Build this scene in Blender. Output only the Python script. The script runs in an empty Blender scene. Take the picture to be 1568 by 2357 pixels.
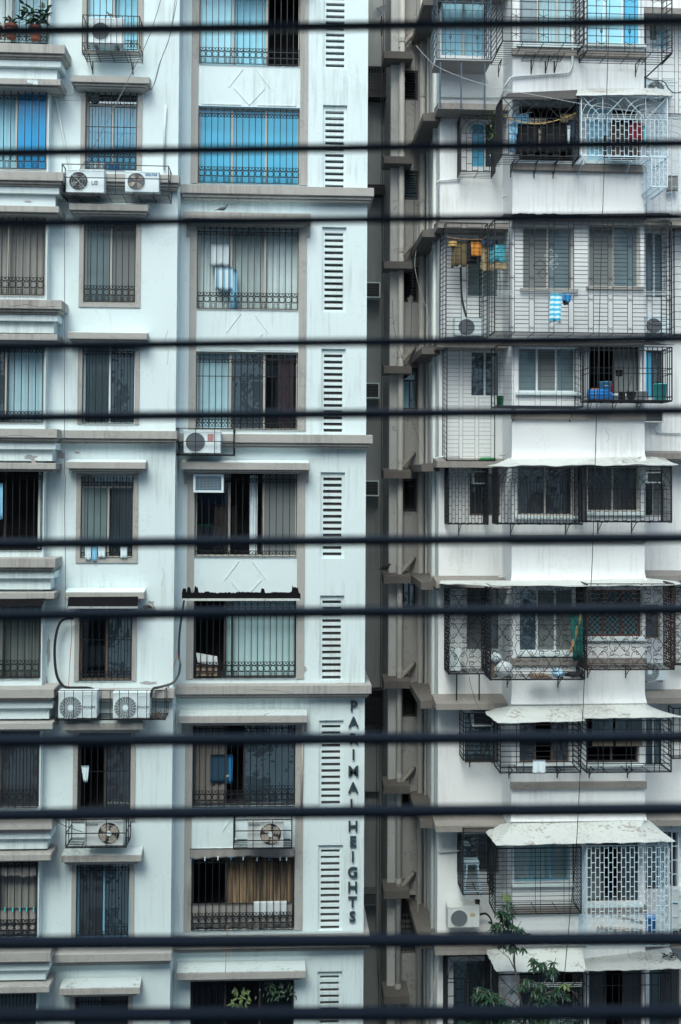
import bpy, math, random
from mathutils import Vector, Matrix
PI = math.pi
rnd = random.Random(7)
scene = bpy.context.scene
COL = scene.collection

# ------------------------------------------------------------------ camera
FPX, CX, CY, SH = 2486.0, 784.0, 1178.5, 137.0      # focal length etc. in units of a 1568 x 2357 picture
YAW, PITCH, ROLL = math.radians(2.97), math.radians(1.47), math.radians(0.33)
Fv = Vector((math.sin(YAW)*math.cos(PITCH), math.cos(YAW)*math.cos(PITCH), math.sin(PITCH)))
R0 = Vector((math.cos(YAW), -math.sin(YAW), 0))
U0 = R0.cross(Fv)
Rv = R0*math.cos(ROLL) + U0*math.sin(ROLL)
Uv = U0*math.cos(ROLL) - R0*math.sin(ROLL)
cam = bpy.data.cameras.new('camera')
cam_o = bpy.data.objects.new('camera', cam)
COL.objects.link(cam_o)
cam_o.matrix_world = Matrix(((Rv.x, Uv.x, -Fv.x, 0), (Rv.y, Uv.y, -Fv.y, 0), (Rv.z, Uv.z, -Fv.z, 0), (0, 0, 0, 1)))
cam.sensor_fit = 'VERTICAL'; cam.sensor_height = 36.0; cam.sensor_width = 24.0
cam.lens = FPX/2357.0*36.0
cam.shift_y = -SH/2357.0
cam.clip_start = 0.05; cam.clip_end = 600
cam.dof.use_dof = True; cam.dof.focus_distance = 26.5; cam.dof.aperture_fstop = 5.2
scene.camera = cam_o

def P(px, py, Y):
    d = Fv + Rv*((px-CX)/FPX) + Uv*((CY-SH-py)/FPX)
    return d*(Y/d.y)
def X(px, py, Y): return P(px, py, Y).x
def Z(px, py, Y): return P(px, py, Y).z
def rect(px0, px1, py0, py1, Y):
    cy, cx = (py0+py1)/2, (px0+px1)/2
    return X(px0, cy, Y), X(px1, cy, Y), Z(cx, py1, Y), Z(cx, py0, Y)      # x0,x1,z0,z1

# ------------------------------------------------------------------ mesh building
ORG = {}
class MB:
    def __init__(s): s.v = []; s.f = []
    def add(s, vs, fs):
        n = len(s.v); s.v += [tuple(v) for v in vs]; s.f += [tuple(i+n for i in f) for f in fs]; return s
    def box(s, x0, x1, y0, y1, z0, z1):
        if x0 > x1: x0, x1 = x1, x0
        if y0 > y1: y0, y1 = y1, y0
        if z0 > z1: z0, z1 = z1, z0
        return s.add([(x0,y0,z0),(x1,y0,z0),(x1,y1,z0),(x0,y1,z0),(x0,y0,z1),(x1,y0,z1),(x1,y1,z1),(x0,y1,z1)],
                     [(0,3,2,1),(4,5,6,7),(0,1,5,4),(1,2,6,5),(2,3,7,6),(3,0,4,7)])
    def quad(s, a, b, c, d): return s.add([a,b,c,d], [(0,1,2,3)])
    def tube(s, pts, r, n=4, cap=True, r2=None):
        pts = [Vector(p) for p in pts]; m = len(pts)
        if m < 2: return s
        vs = []; fs = []
        prev = None
        for i, p in enumerate(pts):
            t = (pts[min(i+1, m-1)] - pts[max(i-1, 0)])
            if t.length < 1e-9: t = Vector((0,0,1))
            t.normalize()
            if prev is None:
                a = Vector((0,1,0)) if abs(t.y) < .9 else Vector((0,0,1))
            else: a = prev
            a = (a - t*a.dot(t)); 
            if a.length < 1e-6: a = Vector((1,0,0)) - t*t.x
            a.normalize(); prev = a; b = t.cross(a)
            rr = r if r2 is None else r + (r2-r)*i/(m-1)
            for k in range(n):
                an = 2*PI*(k+.5)/n
                vs.append(p + (a*math.cos(an) + b*math.sin(an))*rr)
        for i in range(m-1):
            for k in range(n):
                k2 = (k+1) % n
                fs.append((i*n+k, i*n+k2, (i+1)*n+k2, (i+1)*n+k))
        if cap: fs.append(tuple(range(n))[::-1]); fs.append(tuple((m-1)*n+k for k in range(n)))
        return s.add(vs, fs)
    def grid(s, fn, nu, nv):
        vs = [fn(i/nu, j/nv) for j in range(nv+1) for i in range(nu+1)]
        fs = [(j*(nu+1)+i, j*(nu+1)+i+1, (j+1)*(nu+1)+i+1, (j+1)*(nu+1)+i) for j in range(nv) for i in range(nu)]
        return s.add(vs, fs)
    def lathe(s, prof, c, n=20, axis='z'):
        vs = []; c = Vector(c)
        for r, h in prof:
            for k in range(n):
                a = 2*PI*k/n
                if axis == 'z': d = Vector((r*math.cos(a), r*math.sin(a), h))
                else: d = Vector((r*math.cos(a), h, r*math.sin(a)))
                vs.append(c+d)
        m = len(prof)
        fs = [(i*n+k, i*n+(k+1) % n, (i+1)*n+(k+1) % n, (i+1)*n+k) for i in range(m-1) for k in range(n)]
        return s.add(vs, fs)
    def prism(s, pts, y0, y1):            # closed outline in x,z pushed from y0 to y1
        n = len(pts)
        vs = [(x, y0, z) for x, z in pts] + [(x, y1, z) for x, z in pts]
        fs = [tuple(range(n)), tuple(range(2*n-1, n-1, -1))] + [(i, n+i, n+(i+1) % n, (i+1) % n) for i in range(n)]
        return s.add(vs, fs)
    def profile(s, pts, x0, x1):          # closed outline in y,z pushed from x0 to x1
        n = len(pts)
        vs = [(x0, y, z) for y, z in pts] + [(x1, y, z) for y, z in pts]
        fs = [tuple(range(n)), tuple(range(2*n-1, n-1, -1))] + [(i, n+i, n+(i+1) % n, (i+1) % n) for i in range(n)]
        return s.add(vs, fs)
    def build(s, name, mat, parent=None, smooth=False, bevel=0):
        if not s.v: s.v = [(0,0,0)]
        if parent is not None: org = ORG[parent.name]
        else:
            xs = [v[0] for v in s.v]; ys = [v[1] for v in s.v]; zs = [v[2] for v in s.v]
            org = Vector(((min(xs)+max(xs))/2, (min(ys)+max(ys))/2, min(zs)))
        me = bpy.data.meshes.new(name)
        me.from_pydata([(v[0]-org.x, v[1]-org.y, v[2]-org.z) for v in s.v], [], s.f)
        me.update()
        o = bpy.data.objects.new(name, me); COL.objects.link(o)
        me.materials.append(mat)
        if parent is not None: o.parent = parent
        else: o.location = org
        ORG[o.name] = org
        if smooth:
            for p in me.polygons: p.use_smooth = True
        if bevel:
            b = o.modifiers.new('bevel', 'BEVEL'); b.width = bevel; b.segments = 2; b.limit_method = 'ANGLE'
        return o

def tag(o, label=None, cat=None, group=None, kind=None):
    if label: o['label'] = label
    if cat: o['category'] = cat
    if group: o['group'] = group
    if kind: o['kind'] = kind
    return o
def thing(name, label, cat, loc, group=None):
    o = bpy.data.objects.new(name, None); COL.objects.link(o)
    o.empty_display_size = .1; o.location = loc; ORG[o.name] = Vector(loc)
    return tag(o, label, cat, group)

def text_mesh(s, size, mat, parent, c, name='logo', depth=.004, bold=0.0):
    """lettering centred on c, standing upright and facing the camera side (-y)"""
    cu = bpy.data.curves.new('lettering', 'FONT'); cu.body = s; cu.size = size
    cu.align_x = 'CENTER'; cu.align_y = 'CENTER'; cu.extrude = depth; cu.offset = bold; cu.resolution_u = 3
    tmp = bpy.data.objects.new('lettering', cu); COL.objects.link(tmp)
    bpy.context.view_layer.update()
    me0 = bpy.data.meshes.new_from_object(tmp.evaluated_get(bpy.context.evaluated_depsgraph_get()))
    b = MB()
    b.add([(c[0]+v.co.x, c[1]-v.co.z, c[2]+v.co.y) for v in me0.vertices], [tuple(p.vertices) for p in me0.polygons])
    bpy.data.objects.remove(tmp); bpy.data.meshes.remove(me0)
    return b.build(name, mat, parent)

# ------------------------------------------------------------------ materials
M = {}
def nodes_of(name):
    m = bpy.data.materials.new(name); m.use_nodes = True
    nt = m.node_tree; return m, nt, nt.nodes['Principled BSDF']
def mat(name, col, rough=.6, var=.12, scale=4, metal=0, bump=0, bscale=60, spec=None, streak=0, scol=(.16,.15,.14), spots=0):
    """plain surface: object-space noise varies the colour; optional stucco bump and rain streaks"""
    m, nt, b = nodes_of(name); N = nt.nodes; L = nt.links
    tc = N.new('ShaderNodeTexCoord')
    geo = N.new('ShaderNodeNewGeometry')
    nz = N.new('ShaderNodeTexNoise'); nz.inputs['Scale'].default_value = scale; nz.inputs['Detail'].default_value = 5
    L.new(geo.outputs['Position'], nz.inputs['Vector'])
    mx = N.new('ShaderNodeMix'); mx.data_type = 'RGBA'
    mx.inputs[6].default_value = (*[c*(1-var) for c in col], 1)
    mx.inputs[7].default_value = (*[min(1, c*(1+var)) for c in col], 1)
    L.new(nz.outputs['Fac'], mx.inputs[0])
    out = mx.outputs[2]
    if streak:
        mp = N.new('ShaderNodeMapping'); mp.inputs['Scale'].default_value = (9, 9, .45)
        L.new(geo.outputs['Position'], mp.inputs['Vector'])
        n2 = N.new('ShaderNodeTexNoise'); n2.inputs['Scale'].default_value = 1.3; n2.inputs['Detail'].default_value = 6; n2.inputs['Roughness'].default_value = .65
        L.new(mp.outputs[0], n2.inputs['Vector'])
        n3 = N.new('ShaderNodeTexNoise'); n3.inputs['Scale'].default_value = .55; n3.inputs['Detail'].default_value = 3
        L.new(geo.outputs['Position'], n3.inputs['Vector'])
        mu = N.new('ShaderNodeMath'); mu.operation = 'MULTIPLY'; L.new(n2.outputs['Fac'], mu.inputs[0]); L.new(n3.outputs['Fac'], mu.inputs[1])
        rp = N.new('ShaderNodeMapRange'); rp.inputs[1].default_value = .27; rp.inputs[2].default_value = .5; rp.inputs[3].default_value = 0; rp.inputs[4].default_value = streak
        L.new(mu.outputs[0], rp.inputs[0])
        m2 = N.new('ShaderNodeMix'); m2.data_type = 'RGBA'; L.new(rp.outputs[0], m2.inputs[0]); L.new(out, m2.inputs[6]); m2.inputs[7].default_value = (*scol, 1)
        out = m2.outputs[2]
    if spots:
        n5 = N.new('ShaderNodeTexNoise'); n5.inputs['Scale'].default_value = 11; n5.inputs['Detail'].default_value = 4; L.new(geo.outputs['Position'], n5.inputs['Vector'])
        n6 = N.new('ShaderNodeTexNoise'); n6.inputs['Scale'].default_value = 1.6; n6.inputs['Detail'].default_value = 3; L.new(geo.outputs['Position'], n6.inputs['Vector'])
        m5 = N.new('ShaderNodeMath'); m5.operation = 'MULTIPLY'; L.new(n5.outputs['Fac'], m5.inputs[0]); L.new(n6.outputs['Fac'], m5.inputs[1])
        r5 = N.new('ShaderNodeMapRange'); r5.inputs[1].default_value = .31; r5.inputs[2].default_value = .40; r5.inputs[4].default_value = spots; L.new(m5.outputs[0], r5.inputs[0])
        x5 = N.new('ShaderNodeMix'); x5.data_type = 'RGBA'; L.new(r5.outputs[0], x5.inputs[0]); L.new(out, x5.inputs[6]); x5.inputs[7].default_value = (*scol, 1); out = x5.outputs[2]
    L.new(out, b.inputs['Base Color'])
    b.inputs['Roughness'].default_value = rough; b.inputs['Metallic'].default_value = metal
    if spec is not None: b.inputs['Specular IOR Level'].default_value = spec
    if bump:
        n4 = N.new('ShaderNodeTexNoise'); n4.inputs['Scale'].default_value = bscale; n4.inputs['Detail'].default_value = 3
        L.new(geo.outputs['Position'], n4.inputs['Vector'])
        bp = N.new('ShaderNodeBump'); bp.inputs['Strength'].default_value = bump; bp.inputs['Distance'].default_value = .02
        L.new(n4.outputs['Fac'], bp.inputs['Height']); L.new(bp.outputs[0], b.inputs['Normal'])
    M[name] = m
    return m
def glass(name, tint, refl, rough=.02):
    m, nt, b = nodes_of(name); N = nt.nodes; L = nt.links
    N.remove(b)
    tr = N.new('ShaderNodeBsdfTransparent'); tr.inputs[0].default_value = (*tint, 1)
    gl = N.new('ShaderNodeBsdfGlossy'); gl.inputs['Roughness'].default_value = rough; gl.inputs[0].default_value = (.9,.95,1,1)
    fr = N.new('ShaderNodeFresnel'); fr.inputs[0].default_value = 1.5
    ad = N.new('ShaderNodeMath'); ad.operation = 'ADD'; ad.use_clamp = True; ad.inputs[1].default_value = refl
    L.new(fr.outputs[0], ad.inputs[0])
    mx = N.new('ShaderNodeMixShader'); L.new(ad.outputs[0], mx.inputs[0]); L.new(tr.outputs[0], mx.inputs[1]); L.new(gl.outputs[0], mx.inputs[2])
    L.new(mx.outputs[0], N['Material Output'].inputs[0])
    M[name] = m
def pattern_mat(name, c1, c2, scale, rough=.8, kind='wave', dirn='X'):
    m, nt, b = nodes_of(name); N = nt.nodes; L = nt.links
    geo = N.new('ShaderNodeNewGeometry')
    if kind == 'wave':
        t = N.new('ShaderNodeTexWave'); t.bands_direction = dirn; t.inputs['Scale'].default_value = scale; t.inputs['Distortion'].default_value = .6; o = t.outputs['Fac']
    elif kind == 'checker':
        t = N.new('ShaderNodeTexChecker'); t.inputs['Scale'].default_value = scale; o = t.outputs['Fac']
    else:
        t = N.new('ShaderNodeTexVoronoi'); t.inputs['Scale'].default_value = scale; o = t.outputs['Distance']
    if kind == 'checker':
        mp = N.new('ShaderNodeMapping'); mp.inputs['Scale'].default_value = (1, 0, 1); L.new(geo.outputs['Position'], mp.inputs[0]); L.new(mp.outputs[0], t.inputs['Vector'])
    else: L.new(geo.outputs['Position'], t.inputs['Vector'])
    rp = N.new('ShaderNodeMapRange'); rp.inputs[1].default_value = .4; rp.inputs[2].default_value = .6
    L.new(o, rp.inputs[0])
    mx = N.new('ShaderNodeMix'); mx.data_type = 'RGBA'; mx.inputs[6].default_value = (*c1, 1); mx.inputs[7].default_value = (*c2, 1)
    L.new(rp.outputs[0], mx.inputs[0]); L.new(mx.outputs[2], b.inputs['Base Color']); b.inputs['Roughness'].default_value = rough
    M[name] = m

mat('white_wall', (.652,.757,.775), .85, .045, .8, bump=.25, bscale=70, streak=.75, scol=(.36,.41,.41), spots=.12)
mat('cream_wall', (0.775,0.8,0.815), .85, .04, .8, bump=.25, bscale=70, streak=.55, scol=(.42,.40,.38), spots=.12)
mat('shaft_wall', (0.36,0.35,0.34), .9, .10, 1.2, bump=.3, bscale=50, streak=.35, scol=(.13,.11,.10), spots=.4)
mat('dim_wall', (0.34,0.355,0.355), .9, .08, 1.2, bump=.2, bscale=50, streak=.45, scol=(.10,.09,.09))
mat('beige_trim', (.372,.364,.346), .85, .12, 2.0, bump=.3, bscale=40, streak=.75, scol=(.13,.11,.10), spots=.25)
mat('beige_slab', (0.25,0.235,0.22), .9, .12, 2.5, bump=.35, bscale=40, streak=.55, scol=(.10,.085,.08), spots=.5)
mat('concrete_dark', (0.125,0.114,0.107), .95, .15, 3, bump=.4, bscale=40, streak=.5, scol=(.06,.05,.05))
mat('awning_sheet', (0.52,0.555,0.54), .7, .10, 3, bump=.15, bscale=20, streak=.75, scol=(.22,.19,.16), spots=.75)
mat('awning_old', (.40,.42,.41), .85, .22, 3, bump=.3, bscale=20, streak=.7, scol=(.16,.14,.12), spots=.7)
mat('awning_dark', (.05,.045,.045), .7, .2, 4)
mat('tar', (.010,.010,.012), .95, .3, 8, bump=.5, bscale=15, spec=.05)
mat('weathered_white', (.50,.57,.575), .85, .1, 2, bump=.25, bscale=50, streak=.6, scol=(.20,.19,.16), spots=.6)
mat('black_iron', (0.008,0.01,0.014), .5, .3, 6, spec=.4)
mat('blue_iron', (.035,.070,.105), .5, .3, 6)
mat('rust_iron', (.030,.018,.016), .7, .35, 9)
mat('pale_iron', (.60,.74,.82), .5, .08, 6)
mat('thin_pale_iron', (.42,.56,.62), .5, .08, 6)
mat('bar_iron', (0.01,0.017,0.028), .5, .2, 20, spec=.25)
mat('tan_frame', (0.5,0.47,0.42), .5, .12, 3)
mat('brown_frame', (.16,.11,.085), .55, .15, 3)
mat('dark_frame', (.06,.055,.055), .5, .15, 3)
mat('white_frame', (.72,.80,.83), .4, .05, 3)
mat('stool_paint', (.42,.58,.68), .45, .1, 3)
mat('blue_frame', (.20,.45,.58), .4, .1, 3)
mat('red_wood', (.13,.045,.035), .5, .2, 6)
mat('painted_sky_pane', (0.1,0.47,0.72), .22, .12, 1.5, spec=.4)  # blue sky reflection of upper windows, put into the base colour
mat('blue_pane', (0.03,0.34,0.7), .25, .25, 2.0, spec=.4)
mat('bright_pane', (0.36,0.72,0.88), .3, .15, 2.5, spec=.4)  # paler sky reflection of the topmost windows, also painted as base colour
mat('mesh_pane', (0.17,0.19,0.195), .7, .12, 2.5)
def pane_mat(name, col, refl, var=.25):
    m, nt, b = nodes_of(name); N = nt.nodes; L = nt.links
    geo = N.new('ShaderNodeNewGeometry'); nz = N.new('ShaderNodeTexNoise'); nz.inputs['Scale'].default_value = 1.6; nz.inputs['Detail'].default_value = 4
    L.new(geo.outputs['Position'], nz.inputs['Vector'])
    mx = N.new('ShaderNodeMix'); mx.data_type = 'RGBA'; mx.inputs[6].default_value = (*[c*(1-var*1.6) for c in col], 1); mx.inputs[7].default_value = (*[c*(1+var*1.6) for c in col], 1)
    L.new(nz.outputs['Fac'], mx.inputs[0]); L.new(mx.outputs[2], b.inputs['Base Color']); b.inputs['Roughness'].default_value = .5
    gl = N.new('ShaderNodeBsdfGlossy'); gl.inputs['Roughness'].default_value = .03; gl.inputs[0].default_value = (.85,.97,1,1)
    n2 = N.new('ShaderNodeTexNoise'); n2.inputs['Scale'].default_value = 2.5; L.new(geo.outputs['Position'], n2.inputs['Vector'])
    bp = N.new('ShaderNodeBump'); bp.inputs['Strength'].default_value = .12; bp.inputs['Distance'].default_value = .05; L.new(n2.outputs['Fac'], bp.inputs['Height']); L.new(bp.outputs[0], gl.inputs['Normal'])
    ms = N.new('ShaderNodeMixShader'); ms.inputs[0].default_value = refl
    L.new(b.outputs[0], ms.inputs[1]); L.new(gl.outputs[0], ms.inputs[2]); L.new(ms.outputs[0], N['Material Output'].inputs[0]); M[name] = m
pane_mat('dark_pane', (.026,.046,.062), .25); pane_mat('brown_pane', (.028,.034,.042), .15); pane_mat('grey_pane', (.13,.19,.21), .12); pane_mat('green_pane', (.15,.22,.225), .12)
pane_mat('reflect_pane', (.05,.26,.42), .07)  # blue of the reflected sky is mostly in the base colour
glass('clear_glass', (.88,.95,.97), .03)
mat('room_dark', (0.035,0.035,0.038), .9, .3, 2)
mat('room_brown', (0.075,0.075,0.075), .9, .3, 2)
mat('room_pale', (.35,.37,.38), .9, .2, 2)
for n, c in dict(pale=(.55,.66,.68), blue=(.10,.50,.85), sky=(.36,.66,.80), grey=(.28,.32,.33), taupe=(.27,.275,.265), cyan=(.34,.70,.86), sheer=(.42,.60,.62),
                 pink=(.32,.16,.165), brown=(.19,.175,.165), white=(.70,.78,.82), lgrey=(.36,.44,.45), lblue=(.38,.58,.66), green=(.14,.17,.165), gold=(.36,.25,.13)).items():
    mat('curtain_'+n, c, .9, .12, 3)
def streaky(name, c1, c2, sx=16, sz=.9):
    m, nt, b = nodes_of(name); N = nt.nodes; L = nt.links
    geo = N.new('ShaderNodeNewGeometry'); mp = N.new('ShaderNodeMapping'); mp.inputs['Scale'].default_value = (sx, sx, sz)
    nz = N.new('ShaderNodeTexNoise'); nz.inputs['Scale'].default_value = 1.0; nz.inputs['Detail'].default_value = 6
    L.new(geo.outputs['Position'], mp.inputs[0]); L.new(mp.outputs[0], nz.inputs['Vector'])
    rp = N.new('ShaderNodeMapRange'); rp.inputs[1].default_value = .38; rp.inputs[2].default_value = .62; L.new(nz.outputs['Fac'], rp.inputs[0])
    mx = N.new('ShaderNodeMix'); mx.data_type = 'RGBA'; mx.inputs[6].default_value = (*c1, 1); mx.inputs[7].default_value = (*c2, 1)
    L.new(rp.outputs[0], mx.inputs[0]); L.new(mx.outputs[2], b.inputs['Base Color']); b.inputs['Roughness'].default_value = .9; M[name] = m
streaky('gold_curtain', (.085,.06,.05), (.33,.235,.14))
mat('ac_white', (.68,.78,.81), .45, .05, 3, streak=.25, scol=(.25,.23,.20))
mat('ac_cream', (.56,.60,.60), .5, .06, 3, streak=.4, scol=(.22,.19,.17))
mat('ac_dark', (.020,.020,.024), .5, .2, 5)
mat('ac_blade', (.33,.28,.235), .5, .2, 5)
mat('ac_deep', (.055,.062,.07), .5, .2, 5)
mat('ac_grey', (.13,.14,.15), .5, .15, 5)
mat('coil_blue', (.06,.29,.48), .4, .1, 5)
mat('ac_hub', (.72,.84,.88), .4, .05, 5)
mat('ac_wire', (.30,.34,.36), .5, .05, 5)
mat('ac_net', (.15,.18,.21), .5, .1, 5)
mat('red_mark', (.42,.22,.22), .5, .05, 5)
mat('blue_mark', (.05,.24,.42), .5, .05, 5)
mat('grey_mark', (.16,.20,.23), .5, .05, 5)
mat('letter_metal', (0.035,0.055,0.068), .4, .3, 14)
mat('pipe_paint', (0.5,0.48,0.455), .6, .10, 3, streak=.5, scol=(.13,.11,.10))
mat('pipe_dirty', (.27,.245,.225), .8, .3, 6, streak=.5, scol=(.08,.07,.06))
mat('pipe_white', (.62,.68,.69), .5, .08, 3)
mat('pipe_tan', (.45,.40,.36), .6, .1, 3)
mat('cable_black', (.010,.012,.016), .5, .2, 10)
mat('cable_grey', (.10,.13,.16), .5, .1, 10)
mat('cable_pale', (.50,.55,.57), .5, .1, 10)
mat('cable_orange', (.45,.20,.10), .6, .1, 10)
mat('terracotta', (.28,.085,.05), .8, .15, 6)
mat('leaf_green', (0.017,0.052,0.024), .45, .45, 5)
mat('leaf_dark', (0.014,0.045,0.032), .4, .45, 6)
mat('leaf_lime', (0.1,0.15,0.05), .5, .3, 6)
mat('stem_bark', (.12,.095,.075), .8, .25, 10)
mat('pigeon_grey', (.07,.085,.10), .6, .35, 25)
mat('dish_grey', (.16,.17,.18), .45, .1, 6)
mat('bucket_blue', (0.14,0.56,0.84), .35, .06, 5)
mat('bucket_teal', (0.07,0.62,0.64), .35, .06, 5)
mat('bucket_green', (.03,.25,.09), .35, .1, 5)
mat('roll_blue', (.02,.22,.62), .45, .08, 5)
mat('pot_black', (.018,.018,.02), .5, .2, 5)
mat('cloth_white', (.66,.77,.82), .9, .08, 5)
mat('cloth_black', (.014,.015,.019), .9, .3, 5)
mat('cloth_navy', (.03,.06,.11), .9, .3, 5)
mat('cloth_red', (.20,.012,.025), .9, .2, 5)
mat('cloth_orange', (0.74,0.31,0.06), .9, .2, 5)
mat('cloth_yellow', (0.74,0.47,0.17), .9, .15, 5)
mat('cloth_olive', (.17,.13,.07), .9, .2, 8)
mat('cloth_tan', (.42,.33,.20), .9, .15, 8)
mat('cloth_green', (.015,.15,.14), .85, .25, 5)
mat('cloth_blue', (.025,.22,.48), .85, .2, 5)
mat('cloth_dimblue', (0.02,0.07,0.12), .9, .15, 5)
mat('cloth_sky', (.25,.56,.78), .9, .12, 5)
mat('cloth_brown', (.20,.13,.10), .9, .2, 5)
mat('cloth_grey', (.26,.25,.24), .9, .2, 5)
mat('wood_pale', (.40,.24,.11), .7, .2, 9)
mat('plastic_white', (.62,.68,.70), .5, .1, 6)
mat('cardboard', (.27,.20,.15), .85, .2, 6)
pattern_mat('cloth_stripe', (.05,.48,.72), (.62,.80,.86), 2.6, .9, 'wave', 'Z')
pattern_mat('towel_stripe', (.66,.77,.82), (.30,.58,.78), 2.2, .9, 'wave', 'X')
pattern_mat('cloth_floral', (.10,.06,.05), (.02,.02,.022), 16, .9, 'vor')
pattern_mat('cloth_leopard', (.50,.45,.38), (.12,.09,.07), 26, .9, 'vor')
pattern_mat('cloth_bluefloral', (.10,.36,.62), (.50,.72,.84), 22, .9, 'vor')
pattern_mat('cloth_teal', (.03,.36,.50), (.18,.58,.68), 18, .9, 'vor')
pattern_mat('bamboo', (.40,.32,.24), (.20,.15,.11), 14, .8, 'wave', 'X')
pattern_mat('check_glass', (.09,.20,.24), (.018,.028,.036), 15, .3, 'checker')
mat('ground', (.10,.10,.095), .95, .3, .5)
mat('grey_sofit', (.34,.33,.33), .9, .1, 2, streak=.4)
# ------------------------------------------------------------------ building helpers
def wall(b, x0, x1, z0, z1, Y, holes, depth=.2):
    """upright sheet facing the camera side with rectangular openings and their reveals"""
    hs = [(max(h[0], x0), min(h[1], x1), max(h[2], z0), min(h[3], z1)) for h in holes]
    hs = [h for h in hs if h[1] > h[0] and h[3] > h[2]]
    xs = sorted({x0, x1, *[h[0] for h in hs], *[h[1] for h in hs]})
    zs = sorted({z0, z1, *[h[2] for h in hs], *[h[3] for h in hs]})
    for j in range(len(zs)-1):
        zc = (zs[j]+zs[j+1])/2; run = None
        for i in range(len(xs)):
            solid = i < len(xs)-1 and not any(h[0] < (xs[i]+xs[i+1])/2 < h[1] and h[2] < zc < h[3] for h in hs)
            if solid and run is None: run = xs[i]
            if not solid and run is not None:
                b.quad((run,Y,zs[j]), (xs[i],Y,zs[j]), (xs[i],Y,zs[j+1]), (run,Y,zs[j+1])); run = None
    for a, c, d, e in hs:
        y = Y+depth
        b.quad((a,Y,d),(a,y,d),(a,y,e),(a,Y,e)); b.quad((c,y,d),(c,Y,d),(c,Y,e),(c,y,e))
        b.quad((a,y,d),(a,Y,d),(c,Y,d),(c,y,d)); b.quad((a,Y,e),(a,y,e),(c,y,e),(c,Y,e))
    return b

def room(par, x0, x1, z0, z1, Y, m='room_dark', deep=1.3):
    b = MB(); y = Y+deep; e = .02
    x0 -= e; x1 += e; z0 -= e; z1 += e
    b.quad((x0,y,z0),(x1,y,z0),(x1,y,z1),(x0,y,z1)); b.quad((x0,Y,z0),(x0,y,z0),(x0,y,z1),(x0,Y,z1)); b.quad((x1,y,z0),(x1,Y,z0),(x1,Y,z1),(x1,y,z1))
    b.quad((x0,Y,z0),(x1,Y,z0),(x1,y,z0),(x0,y,z0)); b.quad((x0,Y,z1),(x0,y,z1),(x1,y,z1),(x1,Y,z1))
    return b.build('room', M[m], par)

def curtain_mesh(x0, x1, z0, z1, Y, folds=7, amp=.020, hem=0):
    b = MB(); ph = rnd.random()*6; n = int(folds*6)
    sk = rnd.uniform(-.05, .05)
    def fn(u, v):
        w = amp*math.sin(u*folds*2*PI+ph+.5*math.sin(3*u+ph)) + amp*.4*math.sin(u*folds*4.3*PI+v)
        return (x0+(x1-x0)*(u+sk*math.sin(PI*u)*(1-v)), Y+w, z0+(z1-z0)*v + (hem*math.sin(u*9+ph)*(1-v)))
    return b.grid(fn, n, 4)

def window(par, x0, x1, z0, z1, Y, panes, fm='tan_frame', depth=.17, room_m='room_dark', fw=.045, split=None, top=0, rm=None):
    """one window: frame mesh with panes, curtains and the room behind as its sub-parts"""
    y0, y1 = Y+depth-.03, Y+depth+.03
    n = len(panes)
    cuts = [x0+(x1-x0)*i/n for i in range(n+1)] if split is None else [x0+(x1-x0)*s for s in [0]+split+[1]]
    b = MB()
    b.box(x0, x1, y0, y1, z0, z0+fw); b.box(x0, x1, y0, y1, z1-fw, z1)
    b.box(x0, x0+fw, y0, y1, z0+fw, z1-fw); b.box(x1-fw, x1, y0, y1, z0+fw, z1-fw)
    zt = z1-fw
    if top:
        zt = z1-fw-top
        b.box(x0+fw, x1-fw, y0+.002, y1-.002, zt-fw, zt); zt -= fw
    for i, c in enumerate(cuts[1:-1]):
        b.box(c-fw*.55, c+fw*.55, y0-.004, y1-.003, z0+fw, zt)
    w = b.build('window', M[fm], par, bevel=.004)
    need = False
    for i, p in enumerate(panes):
        a, c = cuts[i], cuts[i+1]
        pb = MB(); yy = Y+depth + (.012 if i % 2 else -.006)
        pb.quad((a+.01,yy,z0+.01),(c-.01,yy,z0+.01),(c-.01,yy,zt+.01),(a+.01,yy,zt+.01))
        if p == 'open': need = True; continue
        cm = None
        if ':' in p: p, cm = p.split(':')
        if p == 'g': mname = 'clear_glass'; need = True
        elif p == 'o': mname = None; need = True
        else: mname = p
        if mname: pb.build('pane', M[mname], w)
        if cm:
            cmn = 'curtain_'+cm if 'curtain_'+cm in M else cm
            curtain_mesh(a, c, z0+.02, zt, Y+depth+.11, folds=max(3, int((c-a)*7))).build('curtain', M[cmn], w, smooth=True)
    if top:
        tb = MB(); yy = Y+depth
        tb.quad((x0+.01,yy,zt+fw),(x1-.01,yy,zt+fw),(x1-.01,yy,z1-.01),(x0+.01,yy,z1-.01)); tb.build('pane', M['dark_pane'], w)
    if need: room(w, x0, x1, z0, z1, Y+depth+.032, room_m)
    return w

def arc(cx, cz, r, a0, a1, n=8, rx=None):
    rx = rx or r
    return [(cx+rx*math.cos(a0+(a1-a0)*i/n), cz+r*math.sin(a0+(a1-a0)*i/n)) for i in range(n+1)]
def to3(pts, Y): return [(x, Y, z) for x, z in pts]
def spiral(cx, cz, r, a0, turns, n=14, k=.25):
    return [(cx+r*(1-(1-k)*i/n)*math.cos(a0+turns*2*PI*i/n), cz+r*(1-(1-k)*i/n)*math.sin(a0+turns*2*PI*i/n)) for i in range(n+1)]

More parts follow.
